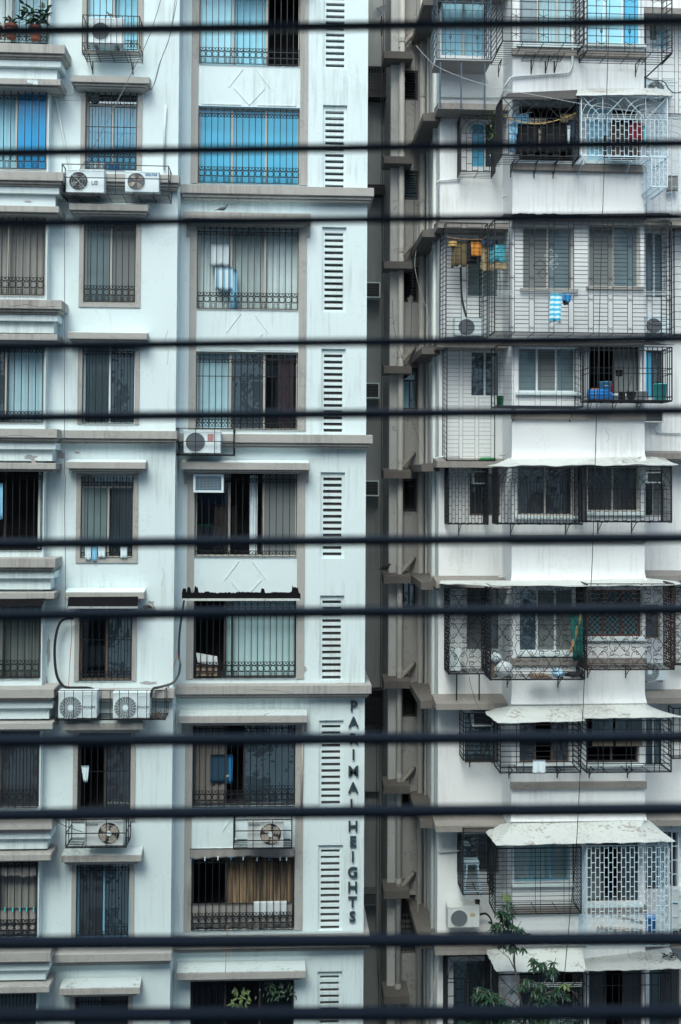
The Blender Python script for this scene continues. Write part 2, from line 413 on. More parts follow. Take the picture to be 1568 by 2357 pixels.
def scroll_grille(par, x0, x1, z0, z1, Y, n, bottom=3, topband=True, m='black_iron', r=.0115, circles=True, mid=None):
    b = MB(); s = (x1-x0)/n
    def H(z): b.tube([(x0,Y,z),(x1,Y,z)], r)
    zb = z0+.02
    for i in range(n+1):
        x = x0+i*s
        b.tube([(x,Y,zb),(x,Y,z1-.02 if topband else z1)], r*1.05)
        if topband:   # spear tips
            b.add([(x-.018,Y,z1-.06),(x,Y-.012,z1-.06),(x+.018,Y,z1-.06),(x,Y+.012,z1-.06),(x,Y,z1+.02)], [(0,1,4),(1,2,4),(2,3,4),(3,0,4)])
    H(zb)
    if mid: H(z0+(z1-z0)*mid)
    rs = .24*s
    def curls(xc, z, up, rr=r*.8):
        d = 1 if up else -1
        for sg in (-1, 1):
            c = arc(xc+sg*.24*s, z+d*(.36*s), rs*.85, (PI/2 if d > 0 else -PI/2)+sg*d*PI*.75, (PI/2 if d > 0 else -PI/2)-sg*d*PI*.62, 8)
            b.tube(to3(c, Y), rr, n=3)
        a = arc(xc, z+d*.40*s, .40*s, PI if d > 0 else PI, 2*PI if d > 0 else 0, 7, rx=.46*s)
        b.tube(to3(a, Y), rr, n=3)
    if bottom >= 3:
        z1b = zb+1.02*s; z2b = z1b+.98*s; H(z1b); H(z2b)
        for i in range(n):
            xc = x0+(i+.5)*s
            if circles: b.tube(to3(arc(xc, (z1b+z2b)/2, .44*s, 0, 2*PI, 12), Y), r*.8, n=3, cap=False)
            curls(xc, z2b, True)
            if i % 2 == 0 or n < 9:
                for sg in (-1, 1):
                    b.tube(to3(spiral(xc+sg*.2*s, zb+.72*s, .2*s, -PI/2 if sg > 0 else -PI/2, .8*sg, 8), Y), r*.75, n=3)
                    b.tube(to3(spiral(xc+sg*.2*s, zb+.27*s, .2*s, PI/2, -.8*sg, 8), Y), r*.75, n=3)
    elif bottom == 2:
        z1b = zb+.95*s; H(z1b)
        for i in range(n):
            xc = x0+(i+.5)*s
            curls(xc, z1b, True); curls(xc, z1b, False)
    elif bottom == 1:
        z1b = zb+.8*s; H(z1b)
        for i in range(n): curls(x0+(i+.5)*s, z1b, False)
    if topband:
        zt = z1-.14; H(zt)
        for i in range(n): curls(x0+(i+.5)*s, zt, False)
    return b.build('grille', M[m], par)

# ------------------------------------------------------------------ left apartment block
GZ = -24.0
YA, YB, YC = 24.9, 25.2, 26.0
XC1 = X(842, 1178, YC)             # right corner
left = thing('apartment_building', 'tall white apartment block with beige ledges and metal letters down its right corner', 'building', (-4, 29, GZ))
ztop = Z(600, -420, YC)
HC = (Z(455,245,YC)-Z(446,1960,YC))/6
HB = (Z(260,184,YB-.3)-Z(240,1972,YB-.3))/6
HA = (Z(60,395,YA-.3)-Z(60,2185,YA-.3))/6
floors = range(-1, 9)

# column C: openings
cx0, cx1 = X(453.5, 620, YC), X(688, 620, YC)
def zc(y, k, Y=YC): return Z(570, y, Y) - HC*(k-1)
vx0, vx1 = X(741.5, 620, YC), X(797, 620, YC)
sx0, sx1 = X(747.5, 620, YC), X(790, 620, YC)
Cwin = {}; Cvent = {}
for k in floors:
    if k % 2: zt, zb = zc(246, k), zc(424, k)
    else: zt, zb = zc(517, k)+HC, zc(713, k)+HC
    Cwin[k] = (cx0, cx1, zb, zt)
    Cvent[k] = (vx0, vx1, zc(428, k) if k % 2 else zc(716, k)+HC, zc(237, k) if k % 2 else zc(519, k)+HC)
xB1 = X(402.5, 1178, YB)
b = MB()
wall(b, xB1-.3, XC1, GZ, ztop, YC, list(Cwin.values())+list(Cvent.values()), .2)
b.quad((XC1,YC,GZ),(XC1,32.6,GZ),(XC1,32.6,ztop),(XC1,YC,ztop))
b.quad((xB1-.3,YC,ztop),(XC1,YC,ztop),(XC1,32.6,ztop),(xB1-.3,32.6,ztop))
b.build('wall', M['white_wall'], left)

# column B openings
bx0, bx1 = X(193, 620, YB), X(313.5, 620, YB)
def zb_(y, k, Y=YB): return Z(250, y, Y) - HB*(k-1)
Bwin = {}
for k in floors:
    if k % 2: zt, zb = zb_(208, k), zb_(392, k)
    else: zt, zb = zb_(505, k)+HB, zb_(697, k)+HB
    Bwin[k] = (bx0, bx1, zb, zt)
xA1 = X(108.5, 620, YA)
b = MB()
wall(b, xA1-.2, xB1, GZ, ztop, YB, list(Bwin.values()), .2)
b.quad((xB1,YB,GZ),(xB1,YC,GZ),(xB1,YC,ztop),(xB1,YB,ztop))
b.build('wall', M['white_wall'], left)

# column A openings: they run up to the corner
ax0, ax1 = X(-160, 620, YA), xA1-.03
def za(y, k, Y=YA): return Z(60, y, Y) - HA*(k-1)
Awin = {}
for k in floors: Awin[k] = (ax0, ax1, za(391, k), za(203, k))
b = MB()
wall(b, X(-420, 620, YA), xA1, GZ, ztop, YA, list(Awin.values()), .18)
b.quad((xA1,YA,GZ),(xA1,YB,GZ),(xA1,YB,ztop),(xA1,YA,ztop))
b.build('wall', M['white_wall'], left)

# cornices, ledges, canopies
def ledge(x0, x1, z0, z1, Y, out, name='cornice', mould=.07, m='beige_trim', lip=0, back=.02, end=0, slope=0):
    b = MB()
    prof = [(Y+back, z0), (Y-out, z0), (Y-out, z1), (Y+back, z1+slope)]
    b.profile(prof, x0, x1)
    if mould:
        b.box(x0+lip, x1-lip, Y-out+.06, Y+back, z0-mould, z0-.002)
        b.box(x0+lip*1.6, x1-lip*1.6, Y-out+.11, Y+back, z0-mould*1.7, z0-mould-.002)
    if end:      # the ledge turns the corner and runs back along the side
        b.box(x1-end, x1, Y+back+.003, Y+end*16, z0, z1)
        b.box(x1-end, x1-lip, Y+back+.003, Y+end*16, z0-mould, z0-.002)
    return b.build(name, M[m], left, bevel=.012)

# C: cornice on every second floor
for k in (-1, 1, 3, 5, 7):
    Y = YC-.30
    z1, z0 = Z(600, 427, Y)-HC*(k-1), Z(600, 447, Y)-HC*(k-1)
    ledge(xB1-.02, XC1+.14, z0, z1, YC, .30, lip=.06, end=.14)
# C: sloped canopy on the others
for k in (0, 2, 4, 6, 8):
    Y = YC-.42
    z1, z0 = Z(570, 489, Y)-HC*(k-2), Z(570, 505.5, Y)-HC*(k-2)
    ledge(X(421, 620, Y), X(715, 620, Y), z0, z1, YC, .42, 'canopy', mould=.05, lip=.10, slope=.0)
    b = MB()    # white weathered slope on top
    b.profile([(YC-.41, z1+.003), (YC-.02, z1+.003), (YC-.02, z1+.075)], X(422, 620, Y), X(714, 620, Y))
    b.build('canopy_top', M['white_wall' if k < 6 else 'weathered_white'], left)
# C: beige bands beside the windows; ears under the canopies
for k in (-1, 1, 3, 5, 7):
    zhi = zc(513, k-1)+HC if k > -1 else ztop
    zlo = zc(424.5, k)
    for sd, (xa, xb) in enumerate(((X(437, 620, YC), cx0-.005), (cx1+.005, X(706, 620, YC)))):
        b = MB(); ez = zhi-.37+.05*sd; xo = X(429, 620, YC) if sd == 0 else X(714, 620, YC)
        pts = [(xa,zlo),(xb,zlo),(xb,zhi),(xo,zhi),(xo,ez),(xa,ez)] if sd == 0 else [(xa,zlo),(xb,zlo),(xb,ez),(xo,ez),(xo,zhi),(xa,zhi)]
        if k < 0: pts = [(xa,zlo),(xb,zlo),(xb,zhi),(xa,zhi)]
        b.prism(pts, YC-.028, YC+.02); b.build('window_surround', M['beige_trim'], left)
# C: relief panel with a diamond
for k in (0, 2, 4, 6):
    zt = Cwin[k][2]-.06; zb = Cwin[k+1][3]+.05
    b = MB(); Yp = YC-.014
    xa, xb = cx0+.10, cx1-.10; mid = (xa+xb)/2; zm = (zt+zb)/2+.02; h = (zt-zb)/2
    def line(p, q, w=.012):
        dx, dz = q[0]-p[0], q[1]-p[1]; l = math.hypot(dx, dz); nx, nz = -dz/l*w, dx/l*w
        b.prism([(p[0]+nx,p[1]+nz),(p[0]-nx,p[1]-nz),(q[0]-nx,q[1]-nz),(q[0]+nx,q[1]+nz)], Yp, YC+.01)
    line((xa,zb),(mid-.20,zb)); line((mid+.20,zb),(xb,zb)); line((xa,zb),(xa,zt)); line((xb,zb),(xb,zt))
    line((mid-.50,zm-.05),(mid-.16,zt-.03)); line((mid+.16,zt-.03),(mid+.50,zm-.05))
    line((mid-.36,zm-.07),(mid,zb)); line((mid,zb),(mid+.36,zm-.07))
    b.build('diamond_panel', M['white_wall'], left)
# C: vents
for k in floors:
    x0, x1, z0, z1 = Cvent[k]
    slots = []
    top = z1-.125; step = .1505; n = 13
    for i in range(n):
        zz = top-i*step
        if zz-.06 < z0+.02: break
        slots.append((sx0, sx1, zz-.074, zz))
    b = MB(); wall(b, x0, x1, z0, z1, YC+.065, slots, .12)
    v = b.build('vent', M['white_wall'], left)
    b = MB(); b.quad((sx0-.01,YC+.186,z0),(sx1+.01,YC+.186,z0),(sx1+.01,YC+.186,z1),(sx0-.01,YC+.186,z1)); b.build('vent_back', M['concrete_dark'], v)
    b = MB()    # louvre blades tilted inside the slots
    for i, s in enumerate(slots):
        if i < 2: continue
        b.quad((s[0]+.002,YC+.10,s[2]+.002),(s[1]-.002,YC+.10,s[2]+.002),(s[1]-.002,YC+.18,s[3]-.004),(s[0]+.002,YC+.18,s[3]-.004))
    b.build('louvre', M['concrete_dark'], v)
# B: cornice
for k in (-1, 1, 3, 5, 7):
    Y = YB-.30
    z1, z0 = Z(300, 991, Y)-HB*(k-3), Z(300, 1010, Y)-HB*(k-3)
    ledge(xA1-.1, X(409, 800, Y), z0, z1, YB, .30, lip=.04)
# B: canopies and surrounds
for k in floors:
    Y = YB-.38
    dz = HB*(k-1)
    z1, z0 = Z(250, 175, Y)-dz, Z(250, 190, Y)-dz
    xa, xb = X(157, 620, Y), X(340, 620, Y)
    if k != -1:
        ledge(xa, xb, z0, z1, YB, .38, 'canopy', mould=.055, lip=.07)
        b = MB(); b.profile([(YB-.37, z1+.003), (YB-.02, z1+.003), (YB-.02, z1+.07)], xa+.01, xb-.01)
        b.build('canopy_top', M['white_wall' if k < 6 else 'weathered_white'], left)
    x0, x1, za0, za1 = Bwin[k]
    b = MB(); w = .105
    if k % 2 == 0:
        b.prism([(x0-w,z0-.02),(x0-w,za0-w),(x1+w,za0-w),(x1+w,z0-.02),(x1+.003,z0-.02),(x1+.003,za0-.003),(x0-.003,za0-.003),(x0-.003,z0-.02)], YB-.03, YB+.02)
        b.build('window_surround', M['beige_trim'], left)
    else:
        for xa_, xb_ in ((x0-w, x0-.003), (x1+.003, x1+w)):
            b = MB(); b.box(xa_, xb_, YB-.03, YB+.02, za0, z0-.02); b.build('window_surround', M['beige_trim'], left)
# A: sill cornice, two white steps, canopy
for k in range(-1, 9):
    dz = HA*(k-1)
    Y = YA-.42
    z1, z0 = Z(60, 394, Y)-dz, Z(60, 415, Y)-dz
    xl = X(-420, 620, YA)
    b = MB()
    xr = X(146 if k < 3 else 139, 415, Y)
    b.box(xl, xr, Y, YB, z0, z1); b.box(xl, xr-.06, Y+.06, YB, z0-.06, z0-.002); b.box(xl, xr-.10, Y+.11, YB, z0-.10, z0-.062)
    b.build('cornice', M['beige_trim'], left, bevel=.012)
    Y2 = YA-.26; b = MB()
    zz = Z(60, 445, Y2)-dz
    b.box(xl, X(134, 620, Y2), Y2, YB-.01, zz, z0-.105)
    b.box(xl, X(126, 620, YA-.15), YA-.15, YB-.01, Z(60, 474, YA-.15)-dz, zz-.003)
    b.build('step_band', M['white_wall'], left, bevel=.006)
    Y3 = YA-.36; b = MB()
    z1, z0 = Z(60, 473.5, Y3)-dz, Z(60, 488, Y3)-dz
    xr = X(136, 490, Y3)
    b.box(xl, xr, Y3, YB-.01, z0, z1); b.box(xl, xr-.07, Y3+.08, YB-.01, z0-.05, z0-.002)
    b.build('canopy', M['beige_trim'], left, bevel=.012)

# windows of column C
Cspec = {
 -1: (['bright_pane']*3, 'tan_frame', 16, 3), 
 0: (['bright_pane', 'o:cyan', 'open'], 'tan_frame', 16, 3), 1: (['painted_sky_pane']*3, 'tan_frame', 16, 3),
 2: (['o:pale', 'o:lgrey', 'o:pale'], 'tan_frame', 16, 3), 3: (['o:lblue', 'dark_pane', 'g'], 'tan_frame', 16, 2),
 4: (['g', 'o', 'mesh_pane'], 'tan_frame', 15, 1), 5: (['o', 'o:sheer', 'o:sheer'], 'dark_frame', 16, 3),
 6: (['o:brown', 'o', 'dark_pane'], 'dark_frame', 16, 3), 7: (['o', 'o:gold_curtain', 'o:gold_curtain'], 'dark_frame', 15, 3),
 8: (['g', 'o', 'g'], 'dark_frame', 16, 3)}
CW = {}
for k in floors:
    x0, x1, z0, z1 = Cwin[k]
    pn, fm, n, bt = Cspec[k]
    sp = [.30, .37] if k == 5 else ([.32, .5] if k == 6 else None)
    rm = 'room_pale' if k == 2 else ('room_brown' if k in (3, 4) else 'room_dark')
    w = CW[k] = window(left, x0, x1, z0, z1, YC, pn, fm, split=sp, room_m=rm)
    scroll_grille(w, x0+.02, x1-.02, z0+.0, z1-.05, YC-.035, n, bt, True, mid=.70 if k == 3 else None)
# pink curtain in the fourth floor window and the white one below it
x0, x1, z0, z1 = Cwin[3]
curtain_mesh(x0+(x1-x0)*.80, x0+(x1-x0)*.955, z0+.05, z1-.1, YC+.30, 4, .05).build('curtain', M['curtain_pink'], CW[3], smooth=True)
x0, x1, z0, z1 = Cwin[4]
curtain_mesh(x0+(x1-x0)*.53, x0+(x1-x0)*.61, z0+.05, z1-.1, YC+.24, 2, .04).build('curtain', M['curtain_white'], CW[4], smooth=True)
# column B
Bspec = {-1: (['bright_pane', 'bright_pane'], 'tan_frame'), 0: (['bright_pane', 'o:cyan'], 'tan_frame'), 1: (['reflect_pane', 'reflect_pane'], 'tan_frame'),
 2: (['grey_pane', 'mesh_pane'], 'tan_frame'), 3: (['g:lgrey', 'dark_pane'], 'white_frame'), 4: (['green_pane', 'g:grey'], 'tan_frame'),
 5: (['g', 'dark_pane'], 'brown_frame'), 6: (['o', 'brown_pane'], 'dark_frame'), 7: (['brown_pane', 'dark_pane'], 'blue_frame'), 8: (['dark_pane', 'brown_pane'], 'dark_frame')}
for k in floors:
    x0, x1, z0, z1 = Bwin[k]
    pn, fm = Bspec[k]
    w = window(left, x0, x1, z0, z1, YB, pn, fm, top=.24 if k in (1, 4, 0) else 0)
    scroll_grille(w, x0+.02, x1-.02, z0, z1-.05, YB-.035, 8, {2: 3, 5: 2, 1: 3, 7: 2, 4: 1, 6: 2}.get(k, 2), True, mid=.55 if k in (1, 6) else (.52 if k == 5 else None))
# column A
Aspec = {-1: ['bright_pane']*3, 0: ['blue_pane', 'o:pale', 'o:lblue'], 1: ['o:blue', 'o:sky', 'blue_pane'], 2: ['o:grey', 'o:taupe', 'o:taupe'], 3: ['o:grey', 'dark_pane', 'o:lblue'],
 4: ['g', 'o', 'o'], 5: ['o:green', 'o:green', 'o:green'], 6: ['brown_pane', 'brown_pane', 'brown_pane'], 7: ['o:taupe', 'o:taupe', 'o:taupe'], 8: ['dark_pane', 'g:grey', 'dark_pane']}
for k in floors:
    x0, x1, z0, z1 = Awin[k]
    fm = 'tan_frame' if k < 4 else 'dark_frame'
    w = window(left, x0, x1, z0, z1, YA, Aspec[k], fm, depth=.13, split=[.38, .72] if k == 1 else ([.4, .66] if k == 3 else None))
    scroll_grille(w, x0+.02, x1-.03, z0, z1-.05, YA-.035, 16, {0: 2, 4: 2, 3: 2}.get(k, 3), True)

# sign: letters standing down the corner
sg_loc = P(814, 2112, YC)
sign = thing('building_sign', 'dark metal letters reading PARIMAL HEIGHTS running down the white corner', 'sign', sg_loc)
for ch, y in zip('PARIMALHEIGHTS', (1626, 1663, 1701, 1738, 1776, 1814, 1853, 1903, 1938, 1973, 2009, 2043, 2077, 2111)):
    px = 814.5 - (y-1626)*.0062
    c = P(px, y, YC-.035)
    text_mesh(ch, .345, M['letter_metal'], sign, (c.x, c.y, c.z), 'letter', depth=.026, bold=.006)
# ------------------------------------------------------------------ right apartment block
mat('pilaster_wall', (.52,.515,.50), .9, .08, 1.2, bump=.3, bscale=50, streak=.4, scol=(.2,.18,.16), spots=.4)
YR0, YR1, YD, YS = 27.0, 28.2, 30.8, 32.6
right = thing('apartment_building', 'cream apartment block with caged balconies, drainpipes and sheet awnings', 'building', (7, 30, GZ))
xs = X(1010, 1178, YR1)          # left corner of the recessed face
xb0, xb1 = X(1178.5, 1178, YR0), X(1484, 1178, YR0)
xD0 = X(894, 1178, YD)
HRb = (Z(1330,395,YR0)-Z(1330,2086,YR0))/6
HRs = (Z(1080,252,YR1-.75)-Z(1080,2198,YR1-.75))/7
zrt = Z(1300, -420, YR0)
def zr(y, k=1, Y=YR0): return Z(1330, y, Y)-HRb*(k-1)

# windows of the bay: (px0,px1,py0,py1, panes, frame)
BW = {
 0: [(1196,1330,-40,104,['grey_pane','o:lblue','o:lblue'],'tan_frame'), (1352,1478,-40,102,['bright_pane','bright_pane','painted_sky_pane'],'white_frame')],
 1: [(1195,1328,243,372,['o','o'],'dark_frame'), (1352,1472,244,372,['bright_pane','o'],'white_frame')],
 2: [(1204,1322,520,665,['mesh_pane','grey_pane'],'tan_frame'), (1356,1474,516,660,['mesh_pane','grey_pane'],'tan_frame')],
 3: [(1194,1328,798,902,['grey_pane','mesh_pane','grey_pane'],'white_frame'), (1358,1474,796,905,['o','mesh_pane'],'dark_frame')],
 4: [(1192,1322,1072,1187,['brown_pane','brown_pane'],'tan_frame'), (1353,1474,1072,1178,['g:brown','g:brown'],'tan_frame')],
 5: [(1196,1324,1356,1502,['dark_pane','mesh_pane','mesh_pane'],'white_frame'), (1347,1478,1358,1466,['check_glass','check_glass','check_glass'],'red_wood')],
 6: [(1196,1312,1640,1758,['brown_pane','o','brown_pane'],'brown_frame'), (1350,1472,1640,1758,['o','o'],'dark_frame')],
 7: [(1184,1312,1930,2032,['o:pale','o:sheer','green_pane'],'blue_frame'), (1350,1472,1930,2078,['mesh_pane','o','brown_pane'],'dark_frame')],
 8: [(1196,1325,2212,2340,['g:grey','g:grey','g'],'dark_frame'), (1356,1480,2212,2420,['brown_pane','o','brown_pane'],'dark_frame')],
}
# windows of the recessed face left of the bay
RW = {
 0: (1016,1122,-30,128,['o:sky','o:sky'],'tan_frame'), 1: (1086,1150,278,384,['painted_sky_pane','dark_pane'],'white_frame'),
 2: (1076,1152,545,683,['grey_pane','grey_pane'],'white_frame'), 3: (1084,1152,806,913,['dark_pane','dark_pane'],'white_frame'),
 4: (1081,1152,1090,1187,['brown_pane','brown_pane'],'brown_frame'), 5: (1074,1154,1352,1500,['mesh_pane','dark_pane'],'white_frame'),
 6: (1070,1150,1642,1758,['dark_pane','dark_pane'],'dark_frame'), 7: (1052,1150,1920,2012,['dark_pane','brown_pane'],'grey_frame'),
 8: (1044,1150,2212,2400,['g:pale','g:grey','dark_pane'],'dark_frame')}
mat('grey_frame', (.22,.24,.25), .5, .1, 4)
RR = {0: (1496,1540,40,112,['grey_pane','bright_pane'],'white_frame'), 2: (1487,1532,530,686,['grey_pane','grey_pane'],'white_frame'), 3: (1487,1526,806,915,['painted_sky_pane','dark_pane'],'dark_frame'),
      4: (1486,1530,1082,1190,['g','mesh_pane'],'tan_frame'), 5: (1486,1520,1392,1470,['brown_pane'],'brown_frame'), 6: (1487,1530,1652,1768,['g:grey','g:pale'],'white_frame'),
      7: (1487,1560,1915,2050,['dark_pane','brown_pane'],'dark_frame'), 8: (1495,1568,2215,2420,['dark_pane','brown_pane'],'dark_frame')}
bay_holes = [rect(*w[:4], YR0) for k in BW for w in BW[k]]
rec_holes = [rect(*w[:4], YR1) for w in RW.values()]
rr_holes = [rect(*w[:4], YR1) for w in RR.values()]
b = MB()
wall(b, xb0, xb1, GZ, zrt, YR0, bay_holes, .2)
b.quad((xb0,YR1,GZ),(xb0,YR0,GZ),(xb0,YR0,zrt),(xb0,YR1,zrt)); b.quad((xb1,YR0,GZ),(xb1,YR1,GZ),(xb1,YR1,zrt),(xb1,YR0,zrt))
b.build('wall', M['cream_wall'], right)
b = MB()
wall(b, xs, xb0, GZ, zrt, YR1, rec_holes, .2)
b.quad((xs,YD,GZ),(xs,YR1,GZ),(xs,YR1,zrt),(xs,YD,zrt))
b.build('wall', M['cream_wall'], right)
b = MB()
xr_end = X(1568, 1178, YR1)+3.0
wall(b, xb1, xr_end, GZ, zrt, YR1, rr_holes, .2)
b.quad((xr_end,YR1,GZ),(xr_end,YS,GZ),(xr_end,YS,zrt),(xr_end,YR1,zrt))
b.build('wall', M['cream_wall'], right)
for k in BW:
    for (a, c, t, d, pn, fm) in BW[k]: window(right, *rect(a, c, t, d, YR0), YR0, pn, fm)
for w in RW.values(): window(right, *rect(*w[:4], YR1), YR1, w[4], w[5])
for w in RR.values(): window(right, *rect(*w[:4], YR1), YR1, w[4], w[5])
# sills, bands and the flared skirts of the bay
for k in range(0, 9):
    e = 13 if k == 1 else 0
    z1, z0 = zr(395-e, k), zr(409-e, k)
    if k in (0, 1, 3, 4, 6, 7, 5):
        b = MB(); b.box(xb0-.03, xb1+.02, YR0-.09, YR0+.02, z0, z1+.02)
        b.build('ledge', M['beige_slab'], right, bevel=.012)
    for (a, c, t, d, pn, fm) in BW.get(k, []):
        x0, x1, za0, _ = rect(a, c, t, d, YR0)
        b = MB(); b.box(x0-.08, x1+.08, YR0-.10, YR0+.01, za0-.09, za0-.005); b.build('sill', M['white_wall' if k not in (2,) else 'beige_trim'], right, bevel=.01)
for k in (2, 4, 5, 6, 7, 8, 3):       # flare above the next windows
    y = {2: 497, 3: 782, 4: 1058, 5: 1337, 6: 1622, 7: 1894, 8: 2182}[k]
    zb = Z(1330, y, YR0-.25); b = MB()
    def fl(u, v):
        return (xb0-.03*(1-v)**2+(xb1-xb0+.06*(1-v)**2)*u, YR0-.004-.06*(1-v)**2.2, zb+.30*v)
    b.grid(fl, 6, 6)
    b.box(xb0-.03, xb1+.03, YR0-.062, YR0+.0, zb-.03, zb-.002)
    b.build('flare', M['cream_wall'], right, smooth=True)
# slabs over the recessed windows, turning the corner along the side wall
slabs = {0: -22, 1: 238, 2: 512, 3: 788, 4: 1063, 5: 1343, 6: 1621, 7: 1904, 8: 2185}
for k in range(0, 9):
    z1 = Z(1080, 238, YR1-.75)-HRs*(k-1); z0 = z1-.155
    z1b = z1+.10
    b = MB(); Yf = YR1-.75
    x0, x1 = xs-.16, xb0-.002
    b.add([(x0,Yf,z0),(x1,Yf,z0),(x1,Yf,z1),(x0,Yf,z1),(x0,YR1+.0,z0),(x1,YR1,z0),(x1,YR1,z1b),(x0,YR1,z1b)],
          [(0,1,2,3),(0,4,5,1),(3,2,6,7),(0,3,7,4),(1,5,6,2)])
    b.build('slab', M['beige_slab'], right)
    b = MB()      # side ledge
    xo = xs-.47
    b.add([(xo,YR1-.10,z0-.10),(xs,YR1-.10,z0-.10),(xs,YD-.1,z0-.10),(xo,YD-.1,z0-.10),(xo,YR1-.10,z1-.07),(xs,YR1-.10,z1-.0),(xs,YD-.1,z1-.0),(xo,YD-.1,z1-.07)],
          [(0,3,2,1),(4,5,6,7),(0,1,5,4),(3,0,4,7),(2,3,7,6)])
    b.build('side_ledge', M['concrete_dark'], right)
for k in (0, 2, 4, 5, 6, 7, 8):          # slabs over the far right windows
    z1 = Z(1530, {0: 18, 2: 505, 4: 1043, 5: 1325, 6: 1606, 7: 1888, 8: 2170}[k], YR1-.7); z0 = z1-.15
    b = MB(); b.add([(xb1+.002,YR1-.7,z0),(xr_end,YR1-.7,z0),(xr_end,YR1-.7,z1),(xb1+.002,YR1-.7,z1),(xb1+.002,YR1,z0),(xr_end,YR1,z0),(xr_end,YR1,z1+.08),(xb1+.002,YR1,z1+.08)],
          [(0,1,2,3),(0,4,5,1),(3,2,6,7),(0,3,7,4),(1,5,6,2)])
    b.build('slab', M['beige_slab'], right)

# rear wall of the gap with its pilaster, chajjas and louvre windows
HD = 3.0
DW = {0: (927,963,162,231), 1: (927,963,392,460), 2: (926,963,614,696), 3: (926,962,846,942), 4: (928,958,1102,1176), 5: (928,957,1335,1400), 6: (926,960,1580,1650), 7: (925,958,1826,1880), 8: (912,955,2060,2190)}
dh = [rect(*w, YD) for w in DW.values()]
b = MB(); wall(b, xD0, xs, GZ, zrt, YD, dh, .18)
b.quad((xD0,YS,GZ),(xD0,YD,GZ),(xD0,YD,zrt),(xD0,YS,zrt))
b.quad((xD0,YD,zrt),(xs,YD,zrt),(xs,YS,zrt),(xD0,YS,zrt))
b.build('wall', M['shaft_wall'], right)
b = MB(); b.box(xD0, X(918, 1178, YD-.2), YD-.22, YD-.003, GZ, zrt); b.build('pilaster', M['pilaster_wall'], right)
for i, (k, w) in enumerate(DW.items()):
    x0, x1, z0, z1 = rect(*w, YD)
    if k in (3, 5): window(right, x0, x1, z0, z1, YD, ['bright_pane' if k == 3 else 'dark_pane', 'dark_pane'], 'dark_frame', top=.3 if k == 3 else 0, depth=.12); continue
    b = MB(); b.box(x0, x0+.05, YD+.03, YD+.10, z0, z1); b.box(x1-.05, x1, YD+.03, YD+.10, z0, z1); b.box(x0+.05, x1-.05, YD+.03, YD+.10, z1-.05, z1); b.box(x0+.05, x1-.05, YD+.03, YD+.10, z0, z0+.05)
    w_ = b.build('window', M['dark_frame'], right)
    b = MB(); n = 10
    for j in range(n):
        za = z0+.06+(z1-z0-.12)*j/n; dz = (z1-z0-.12)/n
        tl = .02 if (k+j*3) % 7 == 0 else 0
        b.add([(x0+.05,YD+.03,za),(x1-.05,YD+.03,za+tl),(x1-.05,YD+.11,za+dz*1.05+tl),(x0+.05,YD+.11,za+dz*1.05)], [(0,1,2,3)])
    b.build('louvre', M['grey_pane' if k in (1,) else 'ac_dark'], w_)
    b = MB(); b.quad((x0,YD+.17,z0),(x1,YD+.17,z0),(x1,YD+.17,z1),(x0,YD+.17,z1)); b.build('pane', M['dark_pane'], w_)
    if k in (5, 8, 4):
        b = MB()
        for j in range(9): b.tube([(x0-.02,YD-.02,z0+(z1-z0)*j/8),(x1+.02,YD-.02,z0+(z1-z0)*j/8)], .009)
        for j in range(3): b.tube([(x0+(x1-x0)*j/2,YD-.02,z0),(x0+(x1-x0)*j/2,YD-.02,z1)], .009)
        b.build('grille', M['black_iron'], w_)
for k in range(-1, 10):
    y = 118+k*241.7
    z1 = Z(920, y, YD-.7); z0 = z1-.20
    b = MB(); x0, x1 = X(884, y, YD-.7), xs-.5
    b.add([(x0,YD-.70,z0),(x1,YD-.70,z0),(x1,YD-.70,z1),(x0,YD-.70,z1),(x0,YD-.003,z0),(x1,YD-.003,z0),(x1,YD-.003,z1+.09),(x0,YD-.003,z1+.09)],
          [(0,1,2,3),(0,4,5,1),(3,2,6,7),(0,3,7,4),(1,5,6,2)])
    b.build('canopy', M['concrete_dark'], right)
# wall at the back of the gap belongs to the left block
xg0 = XC1
sw = [(840,872,1822,1868)]
shh = [rect(*w, YS) for w in sw]
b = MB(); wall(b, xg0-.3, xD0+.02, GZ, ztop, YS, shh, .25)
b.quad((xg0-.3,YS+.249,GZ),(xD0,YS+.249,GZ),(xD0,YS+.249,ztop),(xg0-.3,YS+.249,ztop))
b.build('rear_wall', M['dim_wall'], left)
b = MB(); xg = X(876.5, 1178, YS-.03); b.box(xg, xg+.025, YS-.03, YS-.002, GZ, ztop); b.build('wall_joint', M['concrete_dark'], left)

